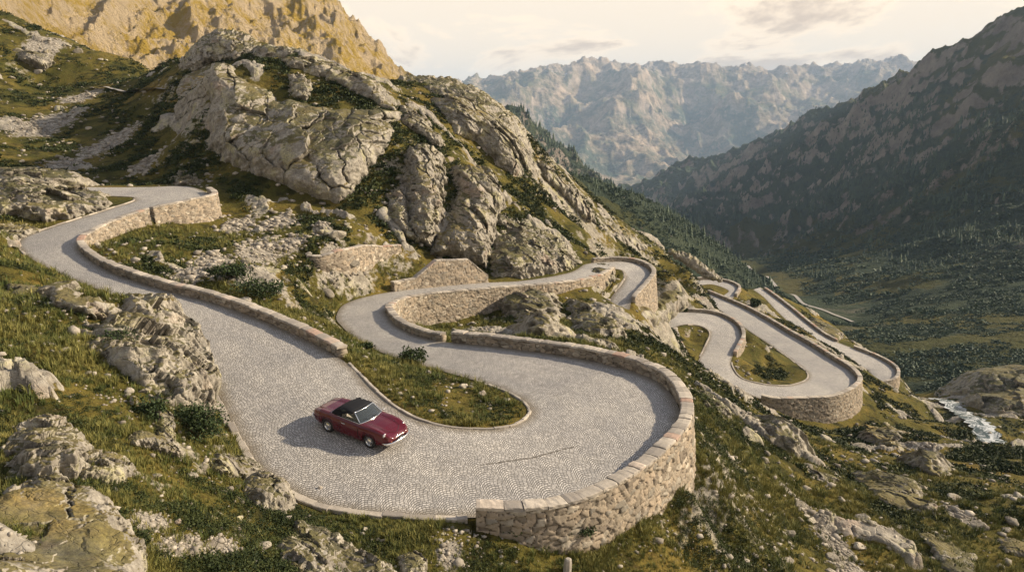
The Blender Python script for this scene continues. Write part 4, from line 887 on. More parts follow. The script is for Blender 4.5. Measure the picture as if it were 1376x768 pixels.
# ------------------------------------------------------------ loose small stones as one mass per place
def instance_bake(name, protos, P_, sc, mat, kind='stuff', rnd=None, nrm=None, flat_shade=True):
    Vs, Fs, Rs = [], [], []; n0 = 0; rr = np.random.default_rng(len(P_))
    which = rr.integers(0, len(protos), len(P_)); ang = rr.random(len(P_))*6.283
    rnd = rr.random(len(P_)) if rnd is None else rnd
    for k, (co, fc) in enumerate(protos):
        m = which == k
        if not m.any(): continue
        p = P_[m]; s = sc[m]; a = ang[m]; c, s_ = np.cos(a), np.sin(a)
        x = co[None, :, 0]*c[:, None]-co[None, :, 1]*s_[:, None]; y = co[None, :, 0]*s_[:, None]+co[None, :, 1]*c[:, None]; z = np.repeat(co[None, :, 2], len(p), 0)
        if s.ndim == 1: s = np.stack([s, s], 1)
        V = np.stack([x*s[:, :1], y*s[:, :1], z*s[:, 1:]], -1)+p[:, None]
        f = fc[None]+(np.arange(len(p))*len(co))[:, None, None]+n0; n0 += V.shape[0]*V.shape[1]
        Vs.append(V.reshape(-1, 3)); Fs.append(f.reshape(-1, fc.shape[1])); Rs.append(np.repeat(rnd[m], len(co)))
    V = np.vstack(Vs); o = mk(name, V, np.vstack(Fs), mat, None, not flat_shade, floats=dict(rnd=np.concatenate(Rs))); tag(o, kind=kind); return o
def scatter_polar(n, r0, r1, a0=-40, a1=40, seed=1):
    rr = np.random.default_rng(seed); r = np.exp(rr.uniform(math.log(r0), math.log(r1), n)); a = np.radians(rr.uniform(a0, a1, n)); return r*np.sin(a), r*np.cos(a), r, rr
PS = [rockmesh(300+i, 1, .9) for i in range(10)]
x, y, r, rr = scatter_polar(260000, 11, 210, -42, 42, 11)
m = scree_at(x, y)+ .035+.12*ss(.1, .5, fbm(x/8, y/8, 3, 111)); s_ = bil(SDF, x, y); z, K, _ = H(x, y, True)
keep = (rr.random(len(x)) < m*.75) & (s_ > .6)
x, y, z, r = x[keep], y[keep], z[keep], r[keep]; sz = np.exp(rr.normal(-2.35, .5, len(x)))*np.clip(r/38, .45, 2.2)
print('scree', len(x))
instance_bake('loose_stones', PS, np.stack([x, y, z+sz*.15], 1), np.minimum(sz, .5), M_SC)
# ------------------------------------------------------------ grass, heath and bushes
def tuftmesh(seed, n=16, h=1., spread=.55, wid=.035, bend=.5):
    rr = np.random.default_rng(seed); V = []; Fc = []
    for i in range(n):
        a = rr.random()*6.283; b = rr.random()*.35; p = np.array([math.cos(a)*b, math.sin(a)*b, -.12]); d = np.array([math.cos(a), math.sin(a), 0])*spread*rr.random()
        L = h*rr.uniform(.55, 1.05); q = np.array([-math.sin(a+rr.random()), math.cos(a+rr.random()), 0])*wid
        m_ = p+d*.45+np.array([0, 0, L*.6]); t = p+d*(1+bend)+np.array([0, 0, L*rr.uniform(.8, 1)])
        k = len(V); V += [p-q, p+q, m_+q*.8, m_-q*.8, t]; Fc += [(k, k+1, k+2), (k, k+2, k+3), (k+3, k+2, k+4)]
    return np.array(V), np.array(Fc)
def clumpmesh(seed, n=90, leaf=.13, flatn=.55):
    rr = np.random.default_rng(seed); V = []; Fc = []
    for i in range(n):
        d = rr.normal(size=3); d[2] = abs(d[2]); d /= np.linalg.norm(d); rad = rr.uniform(.55, 1)*(1+.25*math.sin(d[0]*5+seed)); p = d*rad*np.array([1, 1, flatn]); a = rr.normal(size=3)*.7+d*.5; a /= np.linalg.norm(a); b = np.cross(a, rr.normal(size=3)); b /= np.linalg.norm(b)+1e-9
        L = leaf*rr.uniform(.6, 1.4); k = len(V); V += [p-b*L*.5, p+a*L*.9-b*L*.1, p+b*L*.5, p-a*L*.9]; Fc += [(k, k+1, k+2), (k, k+2, k+3)]
    return np.array(V), np.array(Fc)
M_G1 = mat_leaf('dry_grass_blades', (.070, .092, .022), (.27, .24, .070)); M_G2 = mat_leaf('heath_leaves', (.016, .028, .007), (.080, .095, .026)); M_G3 = mat_leaf('bush_leaves', (.018, .034, .012), (.060, .085, .028)); M_G4 = mat_leaf('conifer_needles', (.030, .055, .040), (.080, .110, .062))
M_BK = flat('bark', (.10, .075, .05), .9, 0, .1)
TU = [tuftmesh(i) for i in range(8)]; CL = [clumpmesh(20+i) for i in range(6)]; CLs = [clumpmesh(40+i, 34, .24) for i in range(6)]
def field(n, r0, r1, seed):
    x, y, r, rr = scatter_polar(n, r0, r1, -41, 41, seed); s = bil(SDF, x, y); inr = (x > RX0) & (x < RX1) & (y > RY0) & (y < RY1); s = np.where(inr, s, 9); z, K, _ = H(x, y, True)
    return x, y, z, r, rr, s, K, scree_at(x, y)
x, y, z, r, rr, s, K, sc_ = field(150000, 10, 75, 21)
g = fbm(x/5, y/5, 3, 121)
keep = (s > .25) & (K < .3) & (rr.random(len(x)) < (.55+g)*(1-sc_)); x, y, z, r, g = x[keep], y[keep], z[keep], r[keep], g[keep]
rnd = np.clip(.35+g*.8+rr.normal(0, .22, len(x)), 0, 1); sz = np.clip(.13+.13*rr.random(len(x)), .1, .4)*np.clip(r/25, .8, 1.7)*(1+.7*ss(.1, .4, fbm(x/1.3, y/1.3, 2, 123)))
instance_bake('grass', TU, np.stack([x, y, z], 1), np.stack([sz*.8, sz], 1), M_G1, rnd=rnd, flat_shade=False)
print('tufts', len(x))
for nm, n_, r0, r1, PR, seed, thr in (('heath', 42000, 10, 60, CL, 31, -.06), ('heath', 100000, 50, 230, CLs, 32, -.02)):
    x, y, z, r, rr, s, K, sc_ = field(n_, r0, r1, seed); g = fbm(x/7+40, y/7, 4, 131)+fbm(x/2, y/2, 2, 137)*.25
    keep = (s > (.9 if r0 < 20 else 3.)) & (K < .35) & (g > thr) & (sc_ < .25); x, y, z, r, g, K = x[keep], y[keep], z[keep], r[keep], g[keep], K[keep]
    sz = rr.uniform(.16, .42, len(x))*np.clip(r/45, .75, 2.0)*(.8+np.clip(g, 0, .5)); rnd = np.clip(rr.normal(.32, .25, len(x))-g*.25, 0, 1)
    instance_bake(nm, PR, np.stack([x, y, z-sz*.1], 1), np.stack([sz, sz*rr.uniform(.6, 1.1, len(x))], 1), M_G2, rnd=rnd, flat_shade=False); print(nm, len(x))
# individual bushes
def bush(u, v, wpx, hpx, label, n=1500, seed=1):
    h = hit(u, v)
    d = math.hypot(h[0], h[1]); R = wpx/2/F*d; Hh = hpx/F*d; root = empty('bush', (h[0], h[1], h[2]-.05)); tag(root, label, 'bush')
    rr = np.random.default_rng(seed); V = []; Fc = []; rn = []
    lob = [(rr.uniform(-.6, .6), rr.uniform(-.5, .5), rr.uniform(.3, .75), rr.uniform(.30, .55)) for _ in range(16)]
    for i in range(n):
        l = lob[i % 16]; q = rr.normal(size=3); q /= np.linalg.norm(q); rad = l[3]*rr.uniform(.5, 1.1); p = np.array([l[0]*R, l[1]*R, l[2]*Hh])+q*rad*np.array([R, R, Hh*.9])
        if p[2] < -.05: p[2] = abs(p[2])*.4
        a = rr.normal(size=3)+q; a /= np.linalg.norm(a); b = np.cross(a, rr.normal(size=3)); b /= np.linalg.norm(b)+1e-9; L = .055*rr.uniform(.6, 1.5)*max(1, d/30); k = len(V)
        V += [p-b*L*.5, p+a*L, p+b*L*.5, p-a*L*.8]; Fc += [(k, k+1, k+2), (k, k+2, k+3)]; rn += [min(1, max(0, rr.normal(.4, .25)))]*4
    mk('foliage', np.array(V), np.array(Fc), M_G3, root, False, floats=dict(rnd=np.array(rn)))
    V = []; Fc = []
    for i in range(9):
        a = rr.random()*6.283; e = np.array([math.cos(a)*R*.6, math.sin(a)*R*.6, Hh*rr.uniform(.5, .9)]); k = len(V); w_ = .018
        for t in (0, .5, 1):
            p = e*t+np.array([0, 0, .1*math.sin(t*3)])
            for j in range(4): V.append(p+np.array([math.cos(j*1.57), math.sin(j*1.57), 0])*w_*(1-.7*t))
        for t in range(2):
            for j in range(4): Fc.append((k+t*4+j, k+t*4+(j+1) % 4, k+t*4+4+(j+1) % 4, k+t*4+4+j))
    mk('stem', np.array(V), np.array(Fc), M_BK, root, False)
bush(555,489,46,24,'dark green bush at the top end of the near grass island', 1400, 1); bush(491,468,26,8,'low flat bush left of the dark green bush on the island', 500, 2)
bush(268,588,82,46,'dense dark green bush between the cracked outcrop and the outer kerb', 3200, 3); bush(1013,411,18,9,'round dark bush on the bank right of the straight lower lane', 700, 4)
bush(920,418,9,5,'tiny dark bush at the left end of the lower hairpin parapet', 200, 5); bush(350,395,70,20,'wide dark shrub on the slope above the long parapet', 1500, 6); bush(310,372,60,18,'broad low shrub left of the rubble above the long parapet', 1300, 7)
bush(330,345,0.1,0.1,'x',1,8) if False else None
bush(200,560,50,22,'dark shrub under the left end of the cracked outcrop', 1200, 9); bush(150,470,60,24,'dark heath bush left of the cracked outcrop', 1400, 10); bush(790,560,0.1,.1,'x',1,8) if False else None
bush(775,712,60,14,'green ferny bush along the foot of the near curved wall', 1200, 11); bush(690,712,46,10,'low green plants under the left end of the near curved wall', 700, 12)
# stone posts
def post(u, v, wpx, hpx, label, lean=0):
    h = hit(u, v); d = math.hypot(h[0], h[1]); w_ = wpx/2/F*d; H_ = hpx/F*d; V = []; rr = random.Random(int(u))
    rings = [(-.25, 1.05), (0, 1.05), (.3, 1.0), (.75, .95), (.93, .85), (1.0, .55)]
    for t, k in rings:
        for j in range(8):
            a = j*math.pi/4+.39; V.append((math.cos(a)*w_*k*(1+rr.uniform(-.06, .06))+lean*max(t, 0)*H_, math.sin(a)*w_*k*.85*(1+rr.uniform(-.06, .06)), t*H_+rr.uniform(-.01, .01)))
    Fc = [(r_*8+j, r_*8+(j+1) % 8, r_*8+8+(j+1) % 8, r_*8+8+j) for r_ in range(5) for j in range(8)]+[tuple(range(40, 48))]
    o = mk('stone_post', V, Fc, M_CP, None, False, floats=dict(tint=np.full(len(V), .5), mortar=np.zeros(len(V)))); o.location = h; tag(o, label, 'post')
post(431,668,8,18,'short rough stone post on the outer kerb of the near lane'); post(762,770,13,26,'stone post standing in the grass at the bottom edge', .05); post(818,362,3,7,'tiny stone marker on the grass wedge of the small hairpin')
# fallen kerb slab beside the post
# ------------------------------------------------------------ conifers far off
def coneproto(seed):
    rr = np.random.default_rng(seed); V = []; Fc = []
    for t, (z0, z1, R) in enumerate(((.12, .55, .20), (.34, .78, .15), (.58, 1.0, .10))):
        k = len(V); n_ = 7
        for j in range(n_): a = j*6.283/n_+t; q = R*rr.uniform(.7, 1.2); V.append((math.cos(a)*q, math.sin(a)*q, z0+rr.uniform(-.05, .03)))
        V.append((rr.uniform(-.01, .01), 0, z1)); Fc += [(k+j, k+(j+1) % n_, k+n_) for j in range(n_)]
    return np.array(V), np.array(Fc)
CN = [coneproto(i) for i in range(5)]
x, y, r, rr = scatter_polar(60000, 250, 1300, 2, 42, 57)
z = H(x, y); g = fbm(x/28, y/28, 4, 143); keep = (g > -.12) & (valdist(x, y, r) > 18) & ~((r < 330) & (x < .30*y)) & (rr.random(len(x)) < .8); x, y, z, r = x[keep], y[keep], z[keep], r[keep]; hs = np.exp(rr.normal(.35, .4, len(x)))*np.clip(r/500, .7, 1.4)
print('scrub', len(x)); instance_bake('scrub', CLs, np.stack([x, y, z-.2], 1), np.stack([hs*1.2, hs], 1), M_G4, rnd=rr.random(len(x)))
x, y, r, rr = scatter_polar(110000, 330, 2600, 0, 42, 51)
z = H(x, y); fa = far_attrs(x, y, z, r); d = fbm(x/45, y/45, 4, 141)*1.6
keep = (rr.random(len(x)) < np.clip(fa['tree']*1.5-.45+d*1.2, 0, 1)) & (z < 30) & ((r > 620) | (x < .36*y)) & (rr.random(len(x)) < ss(300, 1000, r)*.6+.3) & ~((r < 330) & (x < .30*y)) & (valdist(x, y, r) > 28); x, y, z, r = x[keep], y[keep], z[keep], r[keep]
hh = np.exp(rr.normal(1.1, .42, len(x)))*np.clip(r/700, .55, 2.0); print('conifers', len(x))
instance_bake('forest', CN, np.stack([x, y, z-.5], 1), np.stack([hh*1.05, hh], 1), M_G4, flat_shade=False)
# ------------------------------------------------------------ stream and valley road
def ribbon(name, pts, w0, w1, mat, lift=.3, kind='structure'):
    Q = [hit(*p) if len(p) == 2 else at_y(*p) for p in pts]; Q = np.array([q for q in Q if q is not None]); C_ = cr(Q.tolist(), 8); n_ = len(C_)
    T = np.gradient(C_[:, :2], axis=0); L_ = np.hypot(T[:, 0], T[:, 1])[:, None]+1e-9; N_ = np.stack([-T[:, 1], T[:, 0]], 1)/L_; V = []
    for i in range(n_):
        w_ = (w0+(w1-w0)*i/(n_-1))*(1+.25*math.sin(i*1.7)*(.2 if name != 'stream' else 1))
        for k in range(5):
            t = (k/4-.5)*w_; px, py = C_[i, 0]+N_[i, 0]*t, C_[i, 1]+N_[i, 1]*t; V.append((px, py, float(H(np.array([px]), np.array([py]))[0])))
    V = np.array(V); Z = V[:, 2].reshape(n_, 5); Z[:] = Z.max(1)[:, None]; k = np.ones(5)/5; Zs = np.convolve(np.pad(Z[:, 0], 2, 'edge'), k, 'valid'); Z[:] = np.maximum(Zs, Z[:, 0])[:, None]+lift; V[:, 2] = Z.ravel()
    o = mk(name, V, gridfaces(n_, 5), mat, None, True, floats=dict(edge=np.ones(len(V))*2)); 
    if sum(p.normal.z for p in o.data.polygons) < 0: o.data.flip_normals()
    tag(o, kind=kind)
s = NB('white_water'); P = s.pos(); fo = s.mapr(s.noise(P, .35, 6, .75, 1.2), .47, .56); M_WA = s.fin(s.mix(fo, (.06, .085, .08), (.60, .63, .63)), s.bump(s.noise(P, .8, 5, .7), .6, .4), .25, .5)
s = NB('pale_track'); P = s.pos(); M_TR = s.fin(s.mix(s.noise(P, .4, 4), (.26, .25, .23), (.38, .36, .33)), None, .9, .1)
ribbon('stream', [(1258,536,200),(1275,545,190),(1292,553,181),(1308,566,171),(1322,575,166),(1336,586,160)], 4, 6, M_WA, .3)
ribbon('stream', [(1004,366,680),(1014,372,640),(1022,380,600),(1020,388,575),(1012,396,550)], 9, 12, M_WA, .6)
ribbon('valley_road', [(985,350,860),(1005,358,760),(1030,372,640),(1042,384,575),(1058,397,520),(1078,410,470),(1098,416,455),(1122,425,430),(1146,434,400)], 3.0, 1.9, M_TR, .5)
ribbon('footpath', [(118,120),(150,121),(185,124),(222,125)], 1.0, 1.0, M_TR, .12)

# dark repair line across the setts of the near hairpin
pts = np.array([(646,627),(668,623),(692,618),(716,613),(738,606),(757,600),(776,595)], float); C_ = [at_z(u, v, -14.0) for u, v in pts]; C_ = cr([list(c) for c in C_], 6); V = []
for i, c in enumerate(C_):
    T = C_[min(i+1, len(C_)-1)]-C_[max(i-1, 0)]; T /= np.linalg.norm(T); w_ = .038*(1+.5*math.sin(i*2.1))*(1 if 1 < i < len(C_)-2 else .3)
    for k in (-1, 1):
        x_, y_ = c[0]-T[1]*w_*k, c[1]+T[0]*w_*k; V.append((x_, y_, (road_z(x_, y_) or -14)+.006))
o = mk('road_repair_line', V, [(2*i, 2*i+1, 2*i+3, 2*i+2) for i in range(len(C_)-1)], flat('dark_jointing', (.13, .12, .105), .9, 0, .1), None, True)
if sum(p.normal.z for p in o.data.polygons) < 0: o.data.flip_normals()
tag(o, kind='structure')
# ------------------------------------------------------------ the small dark red soft-top roadster
def loft(name, secs, mat, parent, closed_ends=True, smooth=True, loop=True):
    """secs: list of equal-length point rings"""
    V = [p for s in secs for p in s]; k = len(secs[0]); Fc = []
    for i in range(len(secs)-1):
        for j in range(k if loop else k-1): Fc.append((i*k+j, i*k+(j+1) % k, (i+1)*k+(j+1) % k, (i+1)*k+j))
    if closed_ends and loop: Fc.append(tuple(range(k))[::-1]); Fc.append(tuple((len(secs)-1)*k+j for j in range(k)))
    o = mk(name, V, Fc, mat, parent, smooth); bm_fix(o); return o
def tube(name, pts, r, mat, parent, n=8, closed=False):
    pts = [Vector(p) for p in pts]; secs = []; m = len(pts)
    for i, p in enumerate(pts):
        a = pts[(i-1) % m] if (closed or i > 0) else p; b = pts[(i+1) % m] if (closed or i < m-1) else p
        t = (b-a).normalized(); u = t.cross(Vector((0, 0, 1)));
        if u.length < .05: u = t.cross(Vector((0, 1, 0)))
        u.normalize(); w_ = u.cross(t); rr = r[i] if isinstance(r, (list, tuple)) else r
        secs.append([tuple(p+u*math.cos(j*2*math.pi/n)*rr+w_*math.sin(j*2*math.pi/n)*rr) for j in range(n)])
    if closed: secs.append(secs[0])
    return loft(name, secs, mat, parent, not closed)
P_RED = flat('dark_red_paint', (.085, .002, .006), .22, 0, .3, .7); P_CHR = flat('chrome', (.75, .75, .74), .15, 1); P_BLK = flat('black_canvas', (.012, .013, .016), .85, 0, .2, 0, .2); P_TY = flat('tyre_rubber', (.018, .018, .018), .8)
P_INT = flat('brown_leather', (.07, .035, .02), .6); P_LMP = flat('lamp_glass', (.75, .74, .70), .12, 0, .8, 1); P_TL = flat('red_lamp', (.28, .01, .01), .2, 0, .5, 1); P_AMB = flat('amber_lamp', (.6, .2, .02), .2, 0, .5, 1); P_DK = flat('black_grille', (.01, .01, .01), .6)
gs = NB('window_glass'); gs.b.inputs['Transmission Weight'].default_value = .92; gs.b.inputs['IOR'].default_value = 1.45; P_GL = gs.fin((.42, .50, .52), None, .02, .5)
ra = at_z(441, 577, -13.36); fa_ = at_z(499, 598, -13.50); head = Vector((fa_[0]-ra[0], fa_[1]-ra[1], 0)).normalized(); side = Vector((head.y, -head.x, 0)) # right-hand side (towards the camera)
mid = Vector(((fa_[0]+ra[0])/2, (fa_[1]+ra[1])/2, 0))-side*.68
WB_ = 1.13
car = empty('parked_car', (0, 0, 0)); tag(car, 'small dark red two-seat roadster with its black soft top closed on the cobbled lane', 'car')
# body: stations from tail (x=-2.12) to nose (x=2.12): half width, sill z, belt z, crown z
ST = [(-2.12, .50, .46, .60, .62), (-2.06, .62, .40, .70, .73), (-1.9, .70, .33, .77, .81), (-1.6, .765, .28, .83, .865), (-1.13, .80, .24, .865, .89), (-.7, .815, .22, .875, .90), (-.2, .82, .21, .87, .90), (.3, .82, .21, .865, .895), (.75, .815, .22, .86, .90), (1.13, .805, .24, .85, .885), (1.5, .78, .27, .82, .845), (1.8, .73, .31, .76, .775), (2.0, .64, .36, .68, .69), (2.10, .52, .42, .60, .605), (2.14, .38, .47, .54, .545)]
def lerp_st(x):
    xs = [s_[0] for s_ in ST]; return [float(np.interp(x, xs, [s_[k] for s_ in ST])) for k in range(1, 5)]
secs = []; XS = np.unique(np.r_[np.linspace(-2.12, 2.14, 86), [s_[0] for s_ in ST]])
for x_ in XS:
    hw, sl, bt, cr_ = lerp_st(x_); ring = []
    arch = 0
    for wx in (-WB_, WB_):
        dd = abs(x_-wx)
        if dd < .36: arch = max(arch, math.sqrt(.36**2-dd**2)+.30)
    lowz = max(sl, arch)
    fen = .02+.045*(math.exp(-((x_-1.5)/.55)**2)+.7*math.exp(-((x_+1.4)/.55)**2))   # raised wings either side of bonnet and boot
    half = [(0, cr_), (.30*hw, cr_-.004), (.58*hw, cr_-.012), (.76*hw, cr_+fen*.45), (.88*hw, bt+fen*.9), (.965*hw, bt-.02), (hw*1.0, bt-.12), (hw*1.012, bt*.5+sl*.5), (hw*.995, max(lowz, sl+.08)), (hw*.95, max(lowz, sl)), (hw*.7, max(lowz-.0, sl-.02)), (0, sl-.02)]
    ring = [(x_, -a, b) for a, b in half]+[(x_, a, b) for a, b in half[1:-1][::-1]]
    secs.append(ring)
body = loft('body', secs, P_RED, car)
# the cockpit is dark under the hood: floor pan
V = [(-.62, -.62, .885), (.42, -.66, .885), (.42, .66, .885), (-.62, .62, .885), (-.62, -.62, .91), (.42, -.66, .91), (.42, .66, .91), (-.62, .62, .91)]
o = mk('cockpit_trim', V, [(0, 1, 2, 3), (4, 7, 6, 5), (0, 4, 5, 1), (1, 5, 6, 2), (2, 6, 7, 3), (3, 7, 4, 0)], P_INT, car, False); bm_fix(o)
for sy in (-.33, .33):
    secs = [[(-.12+dx, sy+w_*math.cos(a)*.2, z_+.03*math.sin(a)) for a in np.linspace(0, 6.283, 12, endpoint=False)] for dx, w_, z_ in ((.30, .9, .93), (.05, 1, .97), (-.03, 1, 1.02))]
    se = loft('seat', [[(-.18+.07*(1-t), sy+.21*k*math.cos(a), .88+.26*t+.0*a) if abs(math.sin(a)) < 2 else 0 for a in (0, .8, 1.57, 2.3, 3.14)]+[(-.30+.05*(1-t), sy+.21*k*math.cos(a), .88+.26*t) for a in (3.14, 2.3, 1.57, .8, 0)] for t, k in ((0, 1), (.5, 1.02), (.85, .92), (1, .6))], P_INT, car)
whl = tube('steering_wheel', [(.16+.05*math.sin(a), .33+.17*math.cos(a), 1.0+.15*math.sin(a)) for a in np.linspace(0, 6.283, 20, endpoint=False)], .012, P_DK, car, 6, True)
# windscreen: raked glass with a chrome frame
A0, A1, B1, B0 = Vector((.62, -.67, .90)), Vector((.20, -.55, 1.235)), Vector((.20, .55, 1.235)), Vector((.62, .67, .90))
def ws(s_, t): # s across -1..1, t up 0..1, curved forwards in the middle
    y_ = (.67*(1-t)+.55*t)*s_; return Vector((.60-.40*t+.13*(1-s_*s_)*(1-.4*t), y_, .905+.335*t+.012*(1-s_*s_)))
n1, n2 = 16, 6; V = []; 
for off in (0, .012):
    for j in range(n2+1):
        for i in range(n1+1): V.append(tuple(ws(-1+2*i/n1, j/n2)+Vector((off, 0, off*.6))))
f = gridfaces(n2+1, n1+1); nn = (n1+1)*(n2+1); Fc = [tuple(q) for q in f]+[tuple(q[::-1]+nn) for q in f]
wsg = mk('windscreen', V, Fc, P_GL, car, True); bm_fix(wsg)
per = [ws(-1+2*i/14, 0) for i in range(15)]+[ws(1, j/5) for j in range(1, 5)]+[ws(1-2*i/14, 1) for i in range(15)]+[ws(-1, 1-j/5) for j in range(1, 5)]
tube('windscreen_frame', per, .021, P_CHR, wsg, 8, True)
# soft top
secs = []
for x_, hw, zt, zb, rk in ((.19, .565, 1.262, 1.235, 0), (.05, .60, 1.292, 1.20, 0), (-.2, .615, 1.305, 1.13, 0), (-.45, .62, 1.285, 1.02, 0), (-.68, .62, 1.215, .93, 0), (-.88, .605, 1.09, .90, 0), (-1.02, .57, .96, .89, 0), (-1.06, .53, .90, .885, 0)):
    ring = []
    for a in np.linspace(0, math.pi, 15):
        c, s_ = math.cos(a), math.sin(a); e = .42
        ring.append((x_, hw*(1+.10*(1-s_**.5))*math.copysign(abs(c)**e, c), zb+(zt-zb)*abs(s_)**.75))
    inn = [(p[0], p[1]*.96, p[2]-.02 if abs(p[1]) < hw*.9 else p[2]) for p in ring[::-1]]
    secs.append(ring+inn)
st_ = loft('soft_top', secs, P_BLK, car)
# sides of the top behind the doors and the side windows
for sg in (-1, 1):
    q = [(-.95, .655, .90), (-.42, .665, .90), (-.40, .64, 1.08), (-.52, .62, 1.24), (-.75, .63, 1.14)]
    V = [(a, sg*b, c) for a, b, c in q]+[(a, sg*(b-.02), c) for a, b, c in q]; Fc = [tuple(range(5)), tuple(range(9, 4, -1))]+[(i, (i+1) % 5, 5+(i+1) % 5, 5+i) for i in range(5)]
    o = mk('hood_side', V, Fc, P_BLK, st_, False); bm_fix(o)
    q = [(-.42, .665, .895), (.55, .675, .895), (.24, .60, 1.21), (-.40, .615, 1.235)]
    V = [(a, sg*b, c) for a, b, c in q]+[(a, sg*(b-.01), c) for a, b, c in q]; Fc = [(0, 1, 2, 3), (7, 6, 5, 4)]+[(i, (i+1) % 4, 4+(i+1) % 4, 4+i) for i in range(4)]
    o = mk('side_window', V, Fc, P_GL, car, False); bm_fix(o)
    tube('window_trim', [(-.95, sg*.672, .897), (-.4, sg*.682, .895), (.60, sg*.69, .892)], .010, P_CHR, car, 6)
    # door with its shut line and handle
    dv = []; 
    for i in range(9):
        x_ = -.40+i/8*.98; hw, sl, bt, c_ = lerp_st(x_)
        for z_, k in ((sl+.10, 1.004), ((bt+sl)/2, 1.019), (bt-.12, 1.010), (bt-.03, .976)): dv.append((x_, sg*hw*k, z_))
    f = gridfaces(9, 4); nn = len(dv); dv2 = dv+[(a, b*.985, c) for a, b, c in dv]; Fc = [tuple(q) for q in f]+[tuple(q[::-1]+nn) for q in f]
    dr = mk('door', dv2, Fc, P_RED, car, True); bm_fix(dr)
    tube('door_handle', [(-.30, sg*.845, .765), (-.22, sg*.862, .77), (-.12, sg*.862, .77), (-.08, sg*.845, .765)], .014, P_CHR, dr, 6)
    # shut lines
    for xx in (-.415, .595):
        hw, sl, bt, c_ = lerp_st(xx); tube('shut_line', [(xx, sg*hw*1.012, sl+.1), (xx, sg*hw*1.018, (bt+sl)/2), (xx, sg*hw*1.01, bt-.12)], .007, P_DK, car, 5)
    # wheels
    for wx in (-WB_, WB_):
        wc = (wx, sg*.69, .30)
        def ring_(prof, n=28): return [[(wc[0]+r_*math.cos(a), wc[1]+sg*y_, wc[2]+r_*math.sin(a)) for a in np.linspace(0, 2*math.pi, n, endpoint=False)] for r_, y_ in prof]
        w_root = loft('wheel', ring_([(.05, -.09), (.18, -.085), (.19, .05), (.06, .06)]), P_CHR, car)
        loft('tyre', ring_([(.19, -.08), (.27, -.09), (.298, -.06), (.300, .05), (.275, .088), (.215, .085), (.19, .06)]), P_TY, w_root, False)
        loft('rim', ring_([(.20, .072), (.185, .085), (.165, .055), (.12, .072), (.07, .092), (.03, .10)]), P_CHR, w_root)
        loft('rim_slot', ring_([(.158, .060), (.150, .066), (.138, .067), (.13, .063)]), P_DK, w_root)
    # headlamps in their fairings
    hc = Vector((1.80, sg*.60, .70)); nd = Vector((.86, sg*.12, .30)).normalized(); uu = nd.cross(Vector((0, 0, 1))).normalized(); vv = nd.cross(uu)
    lamp = lambda prof: [[tuple(hc+nd*d_+uu*math.cos(a)*r_+vv*math.sin(a)*r_) for a in np.linspace(0, 2*math.pi, 20, endpoint=False)] for r_, d_ in prof]
    hl = loft('headlight', lamp([(.085, -.03), (.088, .04), (.075, .07), (.04, .088), (.01, .092)]), P_LMP, car); loft('headlight_ring', lamp([(.086, .015), (.104, .02), (.104, .045), (.088, .052)]), P_CHR, hl, False)
    loft('fairing', [[tuple(hc+nd*d_+uu*math.cos(a)*r_+vv*math.sin(a)*r_) for a in np.linspace(0, 2*math.pi, 16, endpoint=False)] for r_, d_ in ((.05, -.5), (.085, -.25), (.103, -.05), (.104, .018))], P_RED, car)
    loft('indicator', [[(2.06+d_, sg*.50+.035*k*math.cos(a), .50+.022*k*math.sin(a)) for a in np.linspace(0, 6.283, 12, endpoint=False)] for k, d_ in ((1, 0), (1, .035), (.5, .05))], P_AMB, car)
    loft('tail_light', [[(-2.07-d_, sg*.50+.07*k*math.cos(a), .60+.035*k*math.sin(a)) for a in np.linspace(0, 6.283, 12, endpoint=False)] for k, d_ in ((1, 0), (1, .03), (.5, .05))], P_TL, car)
def bumper(xs_, zc, nm, dirn):
    pts = [(xs_-dirn*.34, -.80, zc), (xs_-dirn*.16, -.74, zc), (xs_-dirn*.05, -.56, zc), (xs_, -.28, zc), (xs_+dirn*.015, 0, zc), (xs_, .28, zc), (xs_-dirn*.05, .56, zc), (xs_-dirn*.16, .74, zc), (xs_-dirn*.34, .80, zc)]
    secs = []
    for i, p in enumerate(pts):
        p = Vector(p); a = Vector(pts[max(i-1, 0)]); b = Vector(pts[min(i+1, 8)]); t_ = (b-a).normalized(); u = t_.cross(Vector((0, 0, 1))).normalized(); k = .5 if i in (0, 8) else 1
        secs.append([tuple(p+u*.028*k*math.cos(a_)+Vector((0, 0, 1))*.05*k*math.sin(a_)) for a_ in np.linspace(0, 6.283, 10, endpoint=False)])
    return loft(nm, secs, P_CHR, car)
bumper(2.20, .45, 'front_bumper', 1); bumper(-2.19, .48, 'rear_bumper', -1)
gr = loft('grille', [[(2.125+d_, .22*k*math.cos(a), .50+.07*k*math.sin(a)) for a in np.linspace(0, 6.283, 16, endpoint=False)] for k, d_ in ((1, 0), (1, .03), (.9, .035))], P_DK, car)
tube('grille_bar', [(2.165, -.2, .50), (2.17, 0, .50), (2.165, .2, .50)], .012, P_CHR, gr, 6)
tube('wiper', [(.74, -.1, .925), (.60, -.38, 1.02)], .007, P_DK, car, 5); tube('wiper', [(.74, .3, .925), (.64, .02, 1.02)], .007, P_DK, car, 5)
mi = loft('wing_mirror', [[(.62+d_, .76+.05*k*math.cos(a), .97+.035*k*math.sin(a)) for a in np.linspace(0, 6.283, 12, endpoint=False)] for k, d_ in ((1, -.01), (.95, .02), (.4, .05))], P_CHR, car); tube('mirror_stalk', [(.63, .77, .88), (.63, .76, .95)], .01, P_CHR, mi, 6)
